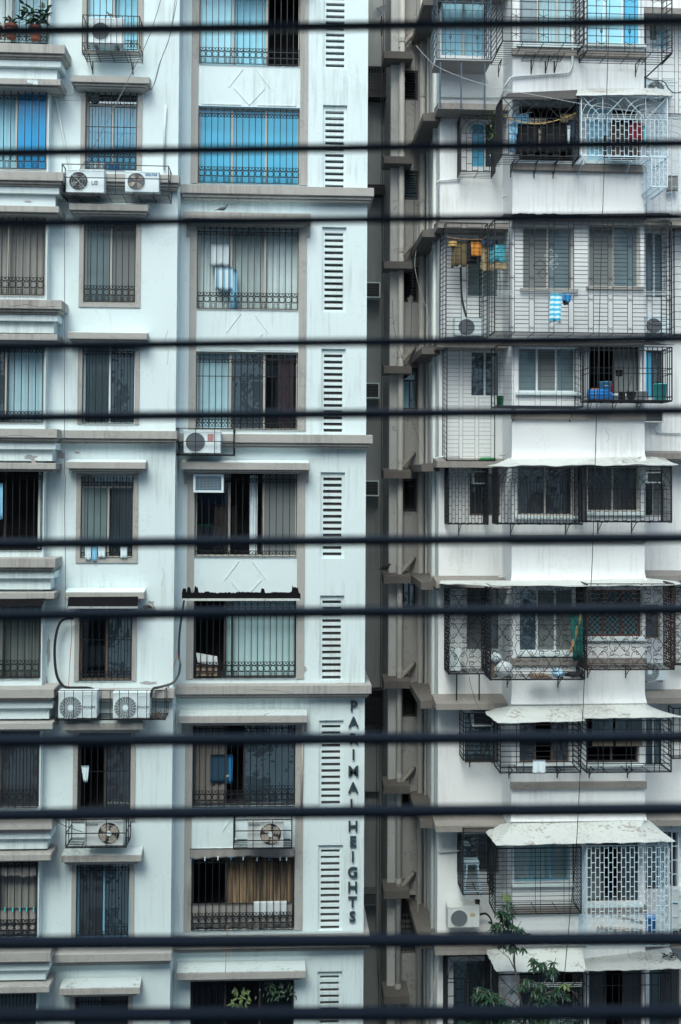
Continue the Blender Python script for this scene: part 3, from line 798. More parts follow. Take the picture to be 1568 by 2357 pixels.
# ------------------------------------------------------------------ cages
def lines_h(L, u0, u1, v): L.append([(u0,v),(u1,v)])
def pat(kind, w, h, s=.11, hh=.22):
    """iron pattern in a rectangle w x h: list of (polyline, thickness factor)"""
    L = []
    def A(p, t=1.0): L.append((p, t))
    if kind in ('brick', 'arch_brick'):
        n = max(2, round(w/s)); s = w/n; top = h
        if kind == 'arch_brick':
            W = s*8; nA = max(1, round(w/W)); W = w/nA; top = h-W*.52
            for i in range(nA):
                cx = (i+.5)*W
                for q in (.49, .36, .24, .12):
                    A(arc(cx, top, W*q*1.0, 0, PI, 10), .9)
                for a in (PI/4, PI/2, 3*PI/4): A([(cx+W*.05*math.cos(a), top+W*.05*math.sin(a)), (cx+min(W*.7, W*.5/max(.3,abs(math.cos(a))))*math.cos(a)*.98, top+W*.51*(1 if a != PI/2 else 1)*math.sin(a)/max(.72, math.sin(a)))], .9)
            A([(0,top),(w,top)])
        for i in range(1, n): A([(i*s,0),(i*s,top)])
        j = 0; v = hh*.6
        m = int(top/(hh/2))
        for j in range(m+1):
            v = j*hh/2+.03
            if v > top: break
            for i in range(n):
                if (i+j) % 2 == 0: A([(i*s,v),((i+1)*s,v)], .9)
    elif kind == 'ladder':       # wide columns with rungs between narrow columns with crosses
        per = s; nw = max(1, round(w/per)); per = w/nw; wide = per*.74
        rows = max(3, round(h/hh)); dv = h/rows
        cross = {1, int(rows*.33), int(rows*.50), int(rows*.78), rows-2}
        for i in range(nw):
            u = i*per
            A([(u,0),(u,h)]); A([(u+wide,0),(u+wide,h)])
            for j in range(rows):
                if j in cross:
                    A([(u,j*dv),(u+per,j*dv)], .8)
                    A([(u+wide,j*dv-dv*.5),(u+per,j*dv+dv*.5)], .6); A([(u+wide,j*dv+dv*.5),(u+per,j*dv-dv*.5)], .6)
                else: A([(u,j*dv),(u+wide,j*dv)], 1.15)
    elif kind == 'rungs':        # thin verticals in pairs with rungs in the wide gaps
        per = s; nw = max(1, round(w/per)); per = w/nw; wide = per*.76
        rows = max(3, round(h/hh)); dv = h/rows
        for i in range(nw):
            u = i*per; A([(u,0),(u,h)], .8); A([(u+wide,0),(u+wide,h)], .8)
            for j in range(1, rows): A([(u,j*dv),(u+(wide if j % 6 else per),j*dv)], .7)
    elif kind == 'grid':
        n = max(1, round(w/s)); m = max(1, round(h/hh))
        for i in range(1, n): A([(w*i/n,0),(w*i/n,h)])
        for j in range(1, m): A([(0,h*j/m),(w,h*j/m)], .95)
    elif kind == 'bars':
        n = max(1, round(w/s))
        for i in range(1, n): A([(w*i/n,0),(w*i/n,h)])
        for q in hh: A([(0,h*q),(w,h*q)], .95)
    elif kind == 'box':          # rungs with a few upright pairs
        m = max(3, round(h/hh))
        for j in range(1, m): A([(0,h*j/m),(w,h*j/m)])
        n = max(1, round(w/s)); c = w/n
        for i in range(n):
            if w > .8: A([(i*c+c*.40,0),(i*c+c*.40,h)]); A([(i*c+c*.58,0),(i*c+c*.58,h)])
    elif kind == 'diag':
        n = max(4, round(h/s))
        for j in range(n): A([(0,h*j/n),(w,min(h,h*(j+.9)/n))], 1.1)
        A([(w*.5,0),(w*.5,h)], 1.1)
    elif kind == 'panelarch':
        m = max(3, round(h/hh)); n = max(2, round(w/(s*1.0))); c = w/n
        for j in range(1, m): A([(0,h*j/m),(w,h*j/m)], .9)
        for i in range(n):
            u = i*c
            A([(u+c*.32,0),(u+c*.32,h)]); A([(u+c*.68,0),(u+c*.68,h)])
            A([(u+c*.5,.05),(u+c*.5,h*.45)], .8)
            for q, v in ((.42, h*.25),): A([(u+c*.5,v-.07),(u+c*.5-.03,v),(u+c*.5,v+.07),(u+c*.5+.03,v),(u+c*.5,v-.07)], 1.1)
            A(arc(u+c, h*.62, c*.30, 0, PI, 9), .9) if i < n-1 else None
            A(arc(u+c*.5, h*.70, c*.55, 0, PI, 9), .9)
            for v in (h*.06, h*.32, h*.60): A([(u+c*.32,v),(u+c*.68,v+.12)], .6); A([(u+c*.32,v+.12),(u+c*.68,v)], .6)
    elif kind == 'scroll':       # wrought scrolls
        n = max(1, round(w/s)); c = w/n; m = max(1, round(h/hh)); d = h/m
        for j in range(m):
            if j in (0, m-1, m//2): A([(0,(j+.5)*d),(w,(j+.5)*d)], .8)
        for i in range(n):
            for j in range(m):
                cx, cz = (i+.5)*c, (j+.5)*d
                up = 1 if (i+j) % 2 else -1
                for sg in (-1, 1):
                    R = min(c, d)*.22
                    e = spiral(cx+sg*(c*.46-R), cz+up*d*.22, R, -PI/2*up if sg > 0 else -PI/2*up, 1.15*sg*up, 14, .28)
                    e2 = spiral(cx+sg*(c*.10+R*.55), cz-up*d*.20, R*.75, PI/2*up, -1.1*sg*up, 12, .28)
                    A([(cx,cz-up*d*.5),(cx+sg*c*.10,cz-up*d*.22),(cx+sg*c*.22,cz-up*d*.02)]+e, .9)
                    A([(cx+sg*c*.48,cz-up*d*.48),(cx+sg*c*.40,cz-up*d*.12),(cx+sg*c*.24,cz+up*d*.04)]+e2, .85)
                    A(arc(cx+sg*c*.25, cz+up*d*.44, d*.16, PI, 2*PI if up > 0 else 0, 8, rx=c*.22), .8)
    return L

def cage(name, label, group, px0, px1, py0, py1, Yf, Yb, front, side, m='black_iron', r=.009, left_side=True, right_side=True,
         lside=None, shelf='slats', brackets=(), roof=False, edge=.016, base_drop=0):
    x0, x1, z0, z1 = rect(px0, px1, py0, py1, Yf)
    r *= .98 if front[0] in ('ladder', 'rungs') else 1.2
    root = thing(name, label, 'window cage', ((x0+x1)/2, Yb, z0), group)
    def panel(nm, W, pt, fn):
        b = MB(); h = z1-z0
        for pl, t in pat(pt[0], W, h, *pt[1:]):
            pl = [(min(max(u, 0), W), min(max(v, 0), h)) for u, v in pl]
            b.tube([fn(u, v) for u, v in pl], r*t, n=4 if len(pl) == 2 else 3, cap=len(pl) == 2)
        for q in ([(0,0),(W,0)], [(0,h),(W,h)], [(0,0),(0,h)], [(W,0),(W,h)]): b.tube([fn(*p) for p in q], edge)
        return b.build(nm, M[m], root)
    panel('front_panel', x1-x0, front, lambda u, v: (x0+u, Yf, z0+v))
    ps = lside or side
    D = Yb-Yf
    if left_side: panel('side_panel', D-.03, ps, lambda u, v: (x0, Yf+.015+u, z0+v))
    if right_side: panel('side_panel', D-.03, side, lambda u, v: (x1, Yf+.015+u, z0+v))
    b = MB()
    if shelf == 'slats':
        n = max(4, int(D/.13))
        for i in range(n+1): b.tube([(x0,Yf+D*i/n,z0-.01),(x1,Yf+D*i/n,z0-.01)], .008)
        k = max(2, int((x1-x0)/.45))
        for i in range(k+1): b.tube([(x0+(x1-x0)*i/k,Yf,z0-.02),(x0+(x1-x0)*i/k,Yb,z0-.02)], .010)
        b.build('shelf', M[m], root)
    elif shelf == 'board':
        b.box(x0-.02, x1+.02, Yf-.01, Yb, z0-.04, z0-.012); b.build('shelf', M['grey_sofit'], root)
    for px in brackets:
        x = X(px, py1, Yf); b = MB(); d = min(.45, D)
        yb = Yb-.012
        b.tube([(x,yb,z0-.03),(x,yb,z0-.34)], .016); b.tube([(x,yb,z0-.03),(x,yb-d,z0-.03)], .014); b.tube([(x,yb,z0-.28),(x,yb-d*.8,z0-.04)], .010)
        b.build('bracket', M[m], root)
    if roof:
        b = MB(); b.box(x0, x1, Yf, Yb, z1+.01, z1+.03); b.build('roof', M['awning_dark'], root)
    return root

F1, F2 = YR0-.75, YR1-.72
G = 'iron cages bolted over the balcony windows'
# top floor
c = cage('window_cage', 'blue grey iron cage with posts below, in front of curtained window at top', G, 1006, 1130, -70, 136, 27.3, YR1, ('panelarch', .62, .21), ('grid', .3, .21), 'blue_iron', .009, shelf='board')
b = MB(); zt_, zb_2 = Z(1060, 138, 27.3), Z(1060, 242, 27.3)
for px in (1014, 1062, 1116):
    b.tube([(X(px, 190, 27.32),27.34,zt_),(X(px, 190, 27.32),27.34,zb_2-.05)], .028)
b.build('leg', M['blue_iron'], c)
cage('window_cage', 'dark cage with crossed ladder side, middle of the topmost row', G, 1157, 1345, -70, 97, F1, YR0+.75, ('panelarch', .7, .21), ('diag', .14), 'black_iron', .009, brackets=(1175,))
cage('window_cage', 'iron cage with arches and drop ornaments over bright blue topmost window', G, 1352, 1547, -70, 119, F1, YR0, ('panelarch', .75, .19), ('diag', .16), 'black_iron', .009, brackets=(1485,))
# second row
cage('window_cage', 'small dark arched cage over narrow blue window beside the laundry cage', G, 1061, 1140, 266, 395, 27.65, YR1, ('arch_brick', .15, .34), ('brick', .1, .2), 'black_iron', .009, brackets=())
cage('window_cage', 'black arched cage full of dark laundry under thin tin roof', G, 1156, 1333, 226, 359, F1, YR0, ('arch_brick', .155, .34), ('brick', .09, .16), 'black_iron', .009, brackets=(1190, 1245, 1290))
cage('window_cage', 'pale painted arched cage holding red and patterned clothes', G, 1338, 1536, 222, 360, F1, YR0, ('arch_brick', .11, .21), ('brick', .10, .21), 'pale_iron', .0072, brackets=(1350, 1462))
cage('window_cage', 'pale painted narrow cage extension hanging below the red clothes', G, 1500, 1536, 360, 430, F1, YR0+.4, ('brick', .10, .21), ('brick', .10, .21), 'pale_iron', .0072)
# third row
cage('window_cage', 'tall black cage with orange clothes hanging and outdoor unit at its foot', G, 1027, 1122, 514, 778, 27.1, YR1, ('ladder', .48, .105), ('diag', .12), 'black_iron', .009, right_side=True)
cage('window_cage', 'widest black cage with crossed ladder columns across two windows', G, 1139, 1546, 508, 766, F1, YR0, ('ladder', .475, .105), ('diag', .12), 'black_iron', .009)
# fourth row
cage('window_cage', 'tall thin cage of horizontal rungs before plain white wall', G, 1029, 1139, 800, 1060, 27.47, YR1, ('rungs', .45, .108), ('diag', .14), 'black_iron', .0065, right_side=False)
cage('window_cage', 'thin wire cage over white framed triple window', G, 1145, 1342, 797, 935, F1, YR0, ('rungs', .56, .15), ('diag', .16), 'black_iron', .0065, brackets=(1195, 1330))
cage('window_cage', 'thick barred black cage holding buckets and flower pots', G, 1357, 1547, 798, 921, F1-.05, YR0, ('bars', .122, (.07,.5,.6,.93)), ('bars', .15, (.07,.5,.6,.93)), 'black_iron', .011, brackets=(1374, 1432, 1490))
# fifth row
cage('window_cage', 'dark arched cage over white wall and window air conditioner', G, 1033, 1124, 1074, 1206, 27.5, YR1, ('arch_brick', .085, .22), ('grid', .06, .12), 'black_iron', .0075, brackets=(1066,))
cage('window_cage', 'dark arched cage with dense netted left side over brown windows', G, 1147, 1341, 1076, 1206, F1, YR0, ('arch_brick', .082, .22), ('bars', .12, (.3,.6)), 'black_iron', .0075, lside=('grid', .05, .05), brackets=(1190, 1320))
cage('window_cage', 'dark arched cage over tan framed window, right of the netted cage', G, 1350, 1546, 1074, 1201, F1, YR0, ('arch_brick', .115, .22), ('bars', .07, (.15,.4,.65)), 'black_iron', .008, brackets=(1396, 1476))
# sixth row
c = cage('window_cage', 'black scrollwork cage with white outdoor unit inside, standing on posts', G, 1034, 1122, 1354, 1551, 27.4, YR1, ('scroll', .42, .36), ('scroll', .3, .2), 'black_iron', .008)
b = MB()
for px in (1052, 1104): b.tube([(X(px, 1580, 27.45),27.5,Z(px, 1552, 27.5)),(X(px, 1580, 27.45),27.5,Z(px, 1612, 27.5))], .022)
b.build('leg', M['black_iron'], c)
cage('window_cage', 'black scrollwork cage with sacks and papers on its shelf', G, 1130, 1346, 1349, 1564, F1, YR0, ('scroll', .52, .40), ('scroll', .25, .2), 'black_iron', .0085, brackets=(1182, 1302))
cage('window_cage', 'rusty brown scrollwork cage before checkered glass window', G, 1351, 1552, 1344, 1541, F1, YR0, ('scroll', .50, .30), ('scroll', .16, .13), 'rust_iron', .0085, brackets=(1372, 1462))
# seventh row
cage('window_cage', 'small black box cage under sagging sheet awning, at its left end', G, 1067, 1136, 1642, 1749, 27.6, YR1, ('box', .9, .12), ('box', .4, .12), 'black_iron', .0095, brackets=(1090,))
cage('window_cage', 'black box cage with white cloth clipped to its front', G, 1152, 1337, 1668, 1778, F1, YR0, ('box', 1.0, .125), ('box', .4, .125), 'black_iron', .0095, brackets=(1186, 1300))
cage('window_cage', 'black box cage before window with rolled bamboo blinds', G, 1351, 1545, 1659, 1777, F1, YR0, ('box', .7, .22), ('box', .4, .125), 'black_iron', .0095, brackets=(1376, 1466))
# eighth row
cage('window_cage', 'dark cage with step stool inside above an outdoor unit', G, 1066, 1136, 1906, 2058, 27.4, YR1, ('box', .7, .10), ('diag', .09), 'black_iron', .009)
cage('window_cage', 'black cage of fine rungs before pale curtains, under torn awning', G, 1140, 1338, 1952, 2103, F1, YR0, ('box', .62, .108), ('diag', .10), 'black_iron', .006)
cage('window_cage', 'pale blue brick patterned cage with blue tub inside', G, 1351, 1540, 1946, 2178, F1, YR0, ('brick', .107, .235), ('brick', .10, .22), 'pale_iron', .0085)
# ninth row
cage('window_cage', 'dark arched cage behind the sapling at bottom, before drawn curtain', G, 1030, 1128, 2200, 2420, 27.5, YR1, ('arch_brick', .20, .34), ('grid', .12, .1), 'black_iron', .009)
cage('window_cage', 'dark arched cage over curtained window behind the sapling leaves', G, 1146, 1342, 2242, 2420, F1, YR0, ('arch_brick', .2, .34), ('grid', .1, .3), 'black_iron', .009)
cage('window_cage', 'black upright barred cage under weathered awning at bottom right', G, 1350, 1545, 2241, 2420, F1, YR0, ('bars', .16, (.1,.85)), ('bars', .16, (.1,.85)), 'black_iron', .009)
# far right column
G2 = 'iron grilles at the right edge'
F3 = YR1-.35
cage('window_cage', 'black open rung grille around outdoor unit at top right edge', G2, 1486, 1600, 20, 262, F3, YR1, ('rungs', .50, .185), ('grid', .3, .2), 'black_iron', .008)
cage('window_cage', 'thin pale arched grille at right edge with towel hanging inside', G2, 1489, 1604, 270, 520, F3, YR1, ('arch_brick', .17, .34), ('grid', .3, .3), 'thin_pale_iron', .007, right_side=False)
cage('window_cage', 'black ladder grille at right edge beyond the widest cage', G2, 1552, 1640, 528, 770, F3, YR1, ('ladder', .5, .2), ('grid', .3, .2), 'black_iron', .008)
cage('window_cage', 'dark grid grille at right edge beyond the bamboo blind cage', G2, 1550, 1640, 1630, 1745, F3, YR1, ('grid', .18, .2), ('grid', .3, .2), 'black_iron', .009)
cage('window_cage', 'pale brick patterned grille at right edge beside the blue tub', G2, 1547, 1640, 1905, 2175, F3, YR1, ('brick', .17, .36), ('grid', .3, .3), 'pale_iron', .009)
cage('window_cage', 'rusty scroll grille at right edge beside the checkered window', G2, 1554, 1640, 1352, 1530, F3, YR1, ('scroll', .3, .22), ('grid', .3, .3), 'rust_iron', .008)

# ------------------------------------------------------------------ awnings
def awning(label, pts, m='awning_sheet', wav=.008, thick=.012, group='sheet awnings over the window cages', drop=0):
    """pts: wall edge and outer edge as lists of (px,py,Y), same length; a bent sheet with thickness"""
    a, c = pts
    def ip(l, u):
        s = u*(len(l)-1); i = min(int(s), len(l)-2); f = s-i
        return P(*l[i]).lerp(P(*l[i+1]), f)
    b = MB(); ph = rnd.random()*9
    def fn(off):
        def f(u, v):
            p = ip(a, u).lerp(ip(c, u), v)
            w = wav*v*(math.sin(u*23+ph)+.6*math.sin(u*51+2*ph))*.5
            return (p.x, p.y, p.z+w-.03*math.sin(PI*v)+off)
        return f
    n = 36; k = 4
    b.grid(fn(0), n, k); b.grid(fn(-thick), n, k)
    o = MB(); o.v = b.v; o.f = b.f
    m1 = (n+1)*(k+1)
    for i in range(n): o.f.append((k*(n+1)+i, k*(n+1)+i+1, m1+k*(n+1)+i+1, m1+k*(n+1)+i))
    for j in range(k):
        o.f.append((j*(n+1), (j+1)*(n+1), m1+(j+1)*(n+1), m1+j*(n+1))); o.f.append((j*(n+1)+n, (j+1)*(n+1)+n, m1+(j+1)*(n+1)+n, m1+j*(n+1)+n))
    w = o.build('awning', M[m])
    return tag(w, label, 'awning', group)
Fa = YR0-.82
awning('thin dark tin roof sagging over the dark laundry cage', [[(1170,214,YR0), (1345,206,YR0)], [(1150,228,Fa), (1338,227,Fa)]], 'awning_dark', .01)
awning('flat pale tin roof over the pale cage with red clothes', [[(1330,204,YR0), (1500,203,YR0), (1540,206,YR0+.6)], [(1326,219,Fa), (1480,217,Fa), (1546,219,Fa)]], 'awning_sheet', .006)
awning('thin dark tin roof along the top of the widest cage', [[(1160,492,YR0), (1490,490,YR0), (1540,490,YR0+.5)], [(1140,507,YR0-.38), (1480,503,YR0-.38), (1560,500,YR0-.38)]], 'awning_dark', .006)
awning('dark sheet roof over the bucket and thin wire cages', [[(1160,782,YR0), (1490,782,YR0)], [(1140,795,YR0-.42), (1552,793,YR0-.42)]], 'awning_dark', .008)
awning('wavy white plastic sheet over the netted brown window cage', [[(1172,1054,YR0), (1484,1050,YR0), (1530,1054,YR0+.6)], [(1122,1072,Fa+.2), (1340,1070,Fa), (1562,1069,Fa)]], 'awning_sheet', .03)
awning('flat white sheet over the scrollwork cages', [[(1015,1336,YR1-.7), (1175,1336,YR0), (1484,1330,YR0), (1560,1338,YR0+.5)], [(1008,1342,27.3), (1135,1348,Fa), (1400,1348,Fa), (1580,1345,Fa)]], 'awning_sheet', .02)
awning('torn pale sheet awning sloping over the white cloth cage', [[(1118,1634,YR0+.7), (1180,1624,YR0), (1340,1622,YR0)], [(1118,1642,F1+.5), (1146,1664,Fa), (1348,1659,Fa)]], 'awning_sheet', .012)
awning('pale spotted sheet awning over the bamboo blind cage', [[(1335,1620,YR0), (1484,1618,YR0), (1502,1628,YR0+.4)], [(1345,1653,Fa), (1490,1651,Fa), (1582,1650,Fa)]], 'awning_sheet', .010)
awning('cracked pale sheet awning sloping over the fine rung cage', [[(1130,1902,YR0+.8), (1182,1892,YR0), (1342,1890,YR0)], [(1118,1915,F1+.6), (1143,1946,Fa-.1), (1352,1940,Fa-.1)]], 'awning_sheet', .012)
awning('wide pale sheet awning with pointed right end over the pale blue cage', [[(1335,1889,YR0), (1484,1884,YR0), (1498,1890,YR0+.6)], [(1346,1940,Fa-.1), (1450,1939,Fa-.1), (1556,1936,Fa-.1)]], 'awning_sheet', .015)
awning('pale sheet awning behind the sapling at the bottom', [[(1122,2184,YR0+.6), (1184,2184,YR0), (1340,2180,YR0)], [(1120,2192,F1+.4), (1142,2236,Fa-.1), (1350,2235,Fa-.1)]], 'awning_sheet', .02)
awning('weathered grey brown sheet awning at bottom right corner', [[(1335,2208,YR0), (1475,2190,YR0), (1540,2180,YR0+.4)], [(1346,2234,Fa-.15), (1470,2232,Fa-.15), (1582,2228,Fa-.15)]], 'awning_old', .015)
# ------------------------------------------------------------------ world and light
w = bpy.data.worlds.new('World'); scene.world = w; w.use_nodes = True
nt = w.node_tree; bg = nt.nodes['Background']
sky = nt.nodes.new('ShaderNodeTexSky'); sky.sky_type = 'NISHITA'; sky.sun_disc = False
SUN_EL, SUN_AZ = math.radians(52), math.radians(196)      # azimuth clockwise from +y
sky.sun_elevation = SUN_EL; sky.sun_rotation = SUN_AZ
sky.air_density = 1.0; sky.dust_density = 3.0; sky.ozone_density = 1.0
tint = nt.nodes.new('ShaderNodeMix'); tint.data_type = 'RGBA'; tint.blend_type = 'MULTIPLY'; tint.inputs[0].default_value = 1; tint.inputs[7].default_value = (.95, 1.0, .93, 1)
nt.links.new(sky.outputs[0], tint.inputs[6]); nt.links.new(tint.outputs[2], bg.inputs[0]); bg.inputs[1].default_value = .15
sl = bpy.data.lights.new('sun', 'SUN'); sl.energy = 0.85; sl.angle = math.radians(25); sl.color = (.86, 1.0, .97)
so = bpy.data.objects.new('sun', sl); COL.objects.link(so)
d = Vector((math.sin(SUN_AZ)*math.cos(SUN_EL), math.cos(SUN_AZ)*math.cos(SUN_EL), math.sin(SUN_EL)))
so.rotation_euler = d.to_track_quat('Z', 'Y').to_euler()
so.location = (0, 0, 20)
scene.view_settings.view_transform = 'Standard'; scene.view_settings.look = 'None'; scene.view_settings.exposure = EXPO if 'EXPO' in globals() else 0.97
scene.cycles.max_bounces = 6; scene.cycles.transparent_max_bounces = 12
scene.cycles.use_denoising = True
b = MB(); b.grid(lambda u, v: (-300+600*u, -300+600*v, GZ), 2, 2)
g = b.build('ground', M['ground']); tag(g, kind='structure')

# ------------------------------------------------------------------ near bars
near = thing('window_grille', 'dark blurred metal bars of a window grille close in front of the camera', 'grille', (0, 1.0, -.55))
def lerp(a, b_, t): return a+(b_-a)*t
bars = [(72,50), (352,330), (514,498), (797,779), (961,945), (1252,1238), (1416,1402), (1706,1696), (1876,1862), (2171,2161), (2338,2330)]
for i, (ya, yb) in enumerate(bars):
    Yb_ = 1.0
    pL, pR = P(0, ya, Yb_), P(1568, yb, Yb_)
    dx = (pR-pL)
    a = pL-dx*.35; c = pR+dx*.35
    t = .0037; wd = .0068; tilt = .22
    b = MB()
    vs = []
    for q in (a, c):
        for sy, sz in ((-1,-1), (1,-1), (1,1), (-1,1)):
            yy, zz = sy*wd, sz*t
            vs.append((q.x, q.y+yy*math.cos(tilt)-zz*math.sin(tilt), q.z+yy*math.sin(tilt)+zz*math.cos(tilt)))
    b.add(vs, [(0,1,2,3), (7,6,5,4), (0,4,5,1), (1,5,6,2), (2,6,7,3), (3,7,4,0)])
    b.build('bar', M['bar_iron'], near, bevel=.0015)
for px in (-250, 1818):
    p = P(px, 1178, 1.0); b = MB(); b.box(p.x-.012, p.x+.012, .985, 1.015, P(784,2500,1).z, P(784,-200,1).z); b.build('upright', M['bar_iron'], near)
# ------------------------------------------------------------------ air conditioners
AG = 'outdoor air conditioner units'
def ac_unit(label, px0, px1, py0, py1, Y, fan, fr, hubm='ac_hub', style='ring', blades=None, body='ac_white', logo=None, deep=.30, mark=None, vents=False, group=AG):
    x0, x1, z0, z1 = rect(px0, px1, py0, py1, Y)
    t = thing('air_conditioner', label, 'air conditioner', ((x0+x1)/2, Y+deep/2, z0), group)
    b = MB(); b.box(x0, x1, Y, Y+deep, z0+.02, z1)
    b.build('casing', M[body], t, bevel=.012)
    b = MB(); b.box(x0-.006, x1+.006, Y-.006, Y+deep+.006, z1-.028, z1+.012); b.build('top_cover', M[body], t, bevel=.008)
    for xx in (x0+.12, x1-.2):
        b = MB(); b.box(xx, xx+.07, Y-.02, Y+deep+.02, z0-.02, z0+.018); b.build('foot', M['ac_grey'], t)
    if fan:
        c = P(fan[0], fan[1], Y); r = fr/95.6*Y/26
        n = 28; b = MB()
        b.lathe([(r*1.06, -.012), (r*1.06, -.001)], (c.x, Y, c.z), n, 'y'); b.lathe([(r, -.012), (r*1.06, -.012)], (c.x, Y, c.z), n, 'y')
        b.build('fan_ring', M[body], t)
        b = MB(); b.lathe([(.001, -.003), (r, -.003)], (c.x, Y, c.z), n, 'y'); b.build('fan_opening', M[{'net': 'ac_net', 'ring': 'ac_deep', 'wire': 'ac_dark'}[style]], t)
        if blades:
            b = MB(); nb = 4 if blades != 'three' else 3
            for k in range(nb):
                a0 = 2*PI*k/nb+.5
                pts = [(c.x+r*q*math.cos(a0+a), Y-.005-.003*j, c.z+r*q*math.sin(a0+a)) for j, (q, a) in enumerate(([(.22,-.25),(.6,-.35),(.9,-.25),(.92,.25),(.65,.55),(.25,.5)] if blades != 'beige' else [(.2,-.4),(.6,-.55),(.93,-.5),(.95,0),(.93,.5),(.6,.75),(.2,.6)]))]
                b.add(pts, [tuple(range(len(pts)))])
            b.build('fan_blade', M['ac_blade' if blades != 'grey' else 'ac_grey'], t)
        b = MB()
        if style == 'ring':
            for q in (.35, .5, .64, .78, .92): b.tube([(c.x+r*q*math.cos(2*PI*i/24), Y-.012, c.z+r*q*math.sin(2*PI*i/24)) for i in range(25)], .0042, n=3, cap=False)
            for k in range(20): a = 2*PI*k/20; b.tube([(c.x+r*.25*math.cos(a), Y-.012, c.z+r*.25*math.sin(a)), (c.x+r*math.cos(a), Y-.012, c.z+r*math.sin(a))], .0045, n=3)
        elif style == 'wire':
            for k in range(4): a = PI/4+PI/2*k; b.tube([(c.x, Y-.014, c.z), (c.x+r*math.cos(a), Y-.014, c.z+r*math.sin(a))], .006, n=3)
            for q in (.5, .75): b.tube([(c.x+r*q*math.cos(2*PI*i/24), Y-.012, c.z+r*q*math.sin(2*PI*i/24)) for i in range(25)], .002, n=3, cap=False)
        else:
            for k in range(1, 12):
                z = c.z-r+2*r*k/12; h = math.sqrt(max(0, r*r-(z-c.z)**2))
                b.tube([(c.x-h, Y-.012, z), (c.x+h, Y-.012, z)], .003, n=3)
                b.tube([(c.x+(z-c.z), Y-.012, c.z-h), (c.x+(z-c.z), Y-.012, c.z+h)], .002, n=3)
        b.build('fan_guard', M['ac_grey' if style == 'net' else 'ac_hub'], t)
        if hubm:
            b = MB(); b.lathe([(.001, -.022), (r*.24, -.020), (r*.26, -.012)], (c.x, Y, c.z), 16, 'y'); b.build('fan_hub', M[hubm], t)
    if vents:
        b = MB()
        for k in range(12):
            z = z0+.1+(z1-z0-.18)*k/11; xa = x0+(x1-x0)*.70; b.box(xa, x1-.05, Y-.008, Y+.001, z, z+.012)
        b.build('vent', M['ac_white'], t)
    if logo:
        s, px, py, sz, m = logo
        c = P(px, py, Y-.007); text_mesh(s, sz, M[m], t, (c.x, c.y, c.z), 'logo', .003, .002)
    if mark:
        m, a, c_, d, e = mark
        q = rect(a, c_, d, e, Y-.004); b = MB(); b.box(q[0], q[1], Y-.006, Y-.001, q[2], q[3]); b.build('sticker', M[m], t)
    return t
def window_ac(label, px0, px1, py0, py1, Y, out=.35, body='ac_white', front='ac_grey', blue=False, grp='window air conditioner boxes'):
    x0, x1, z0, z1 = rect(px0, px1, py0, py1, Y-out)
    t = thing('air_conditioner', label, 'air conditioner', ((x0+x1)/2, Y-out/2, z0), grp)
    f = .055 if blue else .035; b = MB()
    b.box(x0, x1, Y-out, Y+.1, z0, z0+f); b.box(x0, x1, Y-out, Y+.1, z1-f, z1); b.box(x0, x0+f, Y-out, Y+.1, z0+f, z1-f); b.box(x1-f, x1, Y-out, Y+.1, z0+f, z1-f)
    b.build('casing', M[body], t, bevel=.006)
    b = MB(); b.quad((x0+f,Y-out+.04,z0+f),(x1-f,Y-out+.04,z0+f),(x1-f,Y-out+.04,z1-f),(x0+f,Y-out+.04,z1-f)); b.build('coil', M['coil_blue' if blue else 'ac_dark'], t)
    b = MB(); n = 9
    for k in range(1, n):
        z = z0+f+(z1-z0-2*f)*k/n; b.box(x0+f, x1-f, Y-out+.012, Y-out+.03, z-.006, z+.006)
    if blue:
        for k in range(1, 7): x = x0+f+(x1-x0-2*f)*k/7; b.box(x-.006, x+.006, Y-out+.005, Y-out+.012, z0+f, z1-f)
    b.build('louvre', M[front], t)
    return t
def ac_cage(label, px0, px1, py0, py1, Yf, Yb, nv, hz, m='black_iron', r=.011, brackets=(), slats=True, grp='iron cages around outdoor units'):
    x0, x1, z0, z1 = rect(px0, px1, py0, py1, Yf)
    t = thing('metal_cage', label, 'metal cage', ((x0+x1)/2, Yb, z0), grp)
    b = MB()
    for q in hz: z = z0+(z1-z0)*q; b.tube([(x0,Yf,z),(x1,Yf,z)], r)
    for i in range(nv+1): x = x0+(x1-x0)*i/nv; b.tube([(x,Yf,z0),(x,Yf,z1)], r*(1.2 if i in (0, nv) else .9))
    b.build('front_panel', M[m], t)
    for x in (x0, x1):
        b = MB()
        for q in hz: z = z0+(z1-z0)*q; b.tube([(x,Yf,z),(x,Yb,z)], r)
        for j in (1, 2): y = Yf+(Yb-Yf)*j/2; b.tube([(x,y,z0),(x,y,z1)], r)
        b.build('side_panel', M[m], t)
    b = MB(); n = 6
    for j in range(n+1): y = Yf+(Yb-Yf)*j/n; b.tube([(x0,y,z0-.01),(x1,y,z0-.01)], .010)
    k = max(3, int((x1-x0)/.3))
    for j in range(k+1): x = x0+(x1-x0)*j/k; b.tube([(x,Yf,z0-.02),(x,Yb,z0-.02)], .010)
    b.build('shelf', M[m], t)
    for px in brackets:
        x = X(px, py1, Yf); b = MB(); b.tube([(x,Yb-.015,z0-.02),(x,Yb-.015,z0-.30)], .016); b.tube([(x,Yb-.02,z0-.26),(x,Yf+.05,z0-.03)], .012); b.build('bracket', M[m], t)
    return t
YBc, YCc = YB-.62, YC-.62
ac_cage('black scrolled iron cage holding white unit under the topmost middle window', 190, 321, 36, 118, YBc, YB, 10, (0, .22, 1), brackets=(203, 298))
ac_unit('white unit with dark round fan inside the topmost black cage', 204, 285, 42, 103, YBc+.08, (232, 72), 20, None, 'net')
ac_cage('long open iron cage carrying two units below the blue reflecting window', 143, 388, 380, 447, YBc-.05, YB, 2, (0, .55, 1), r=.012)
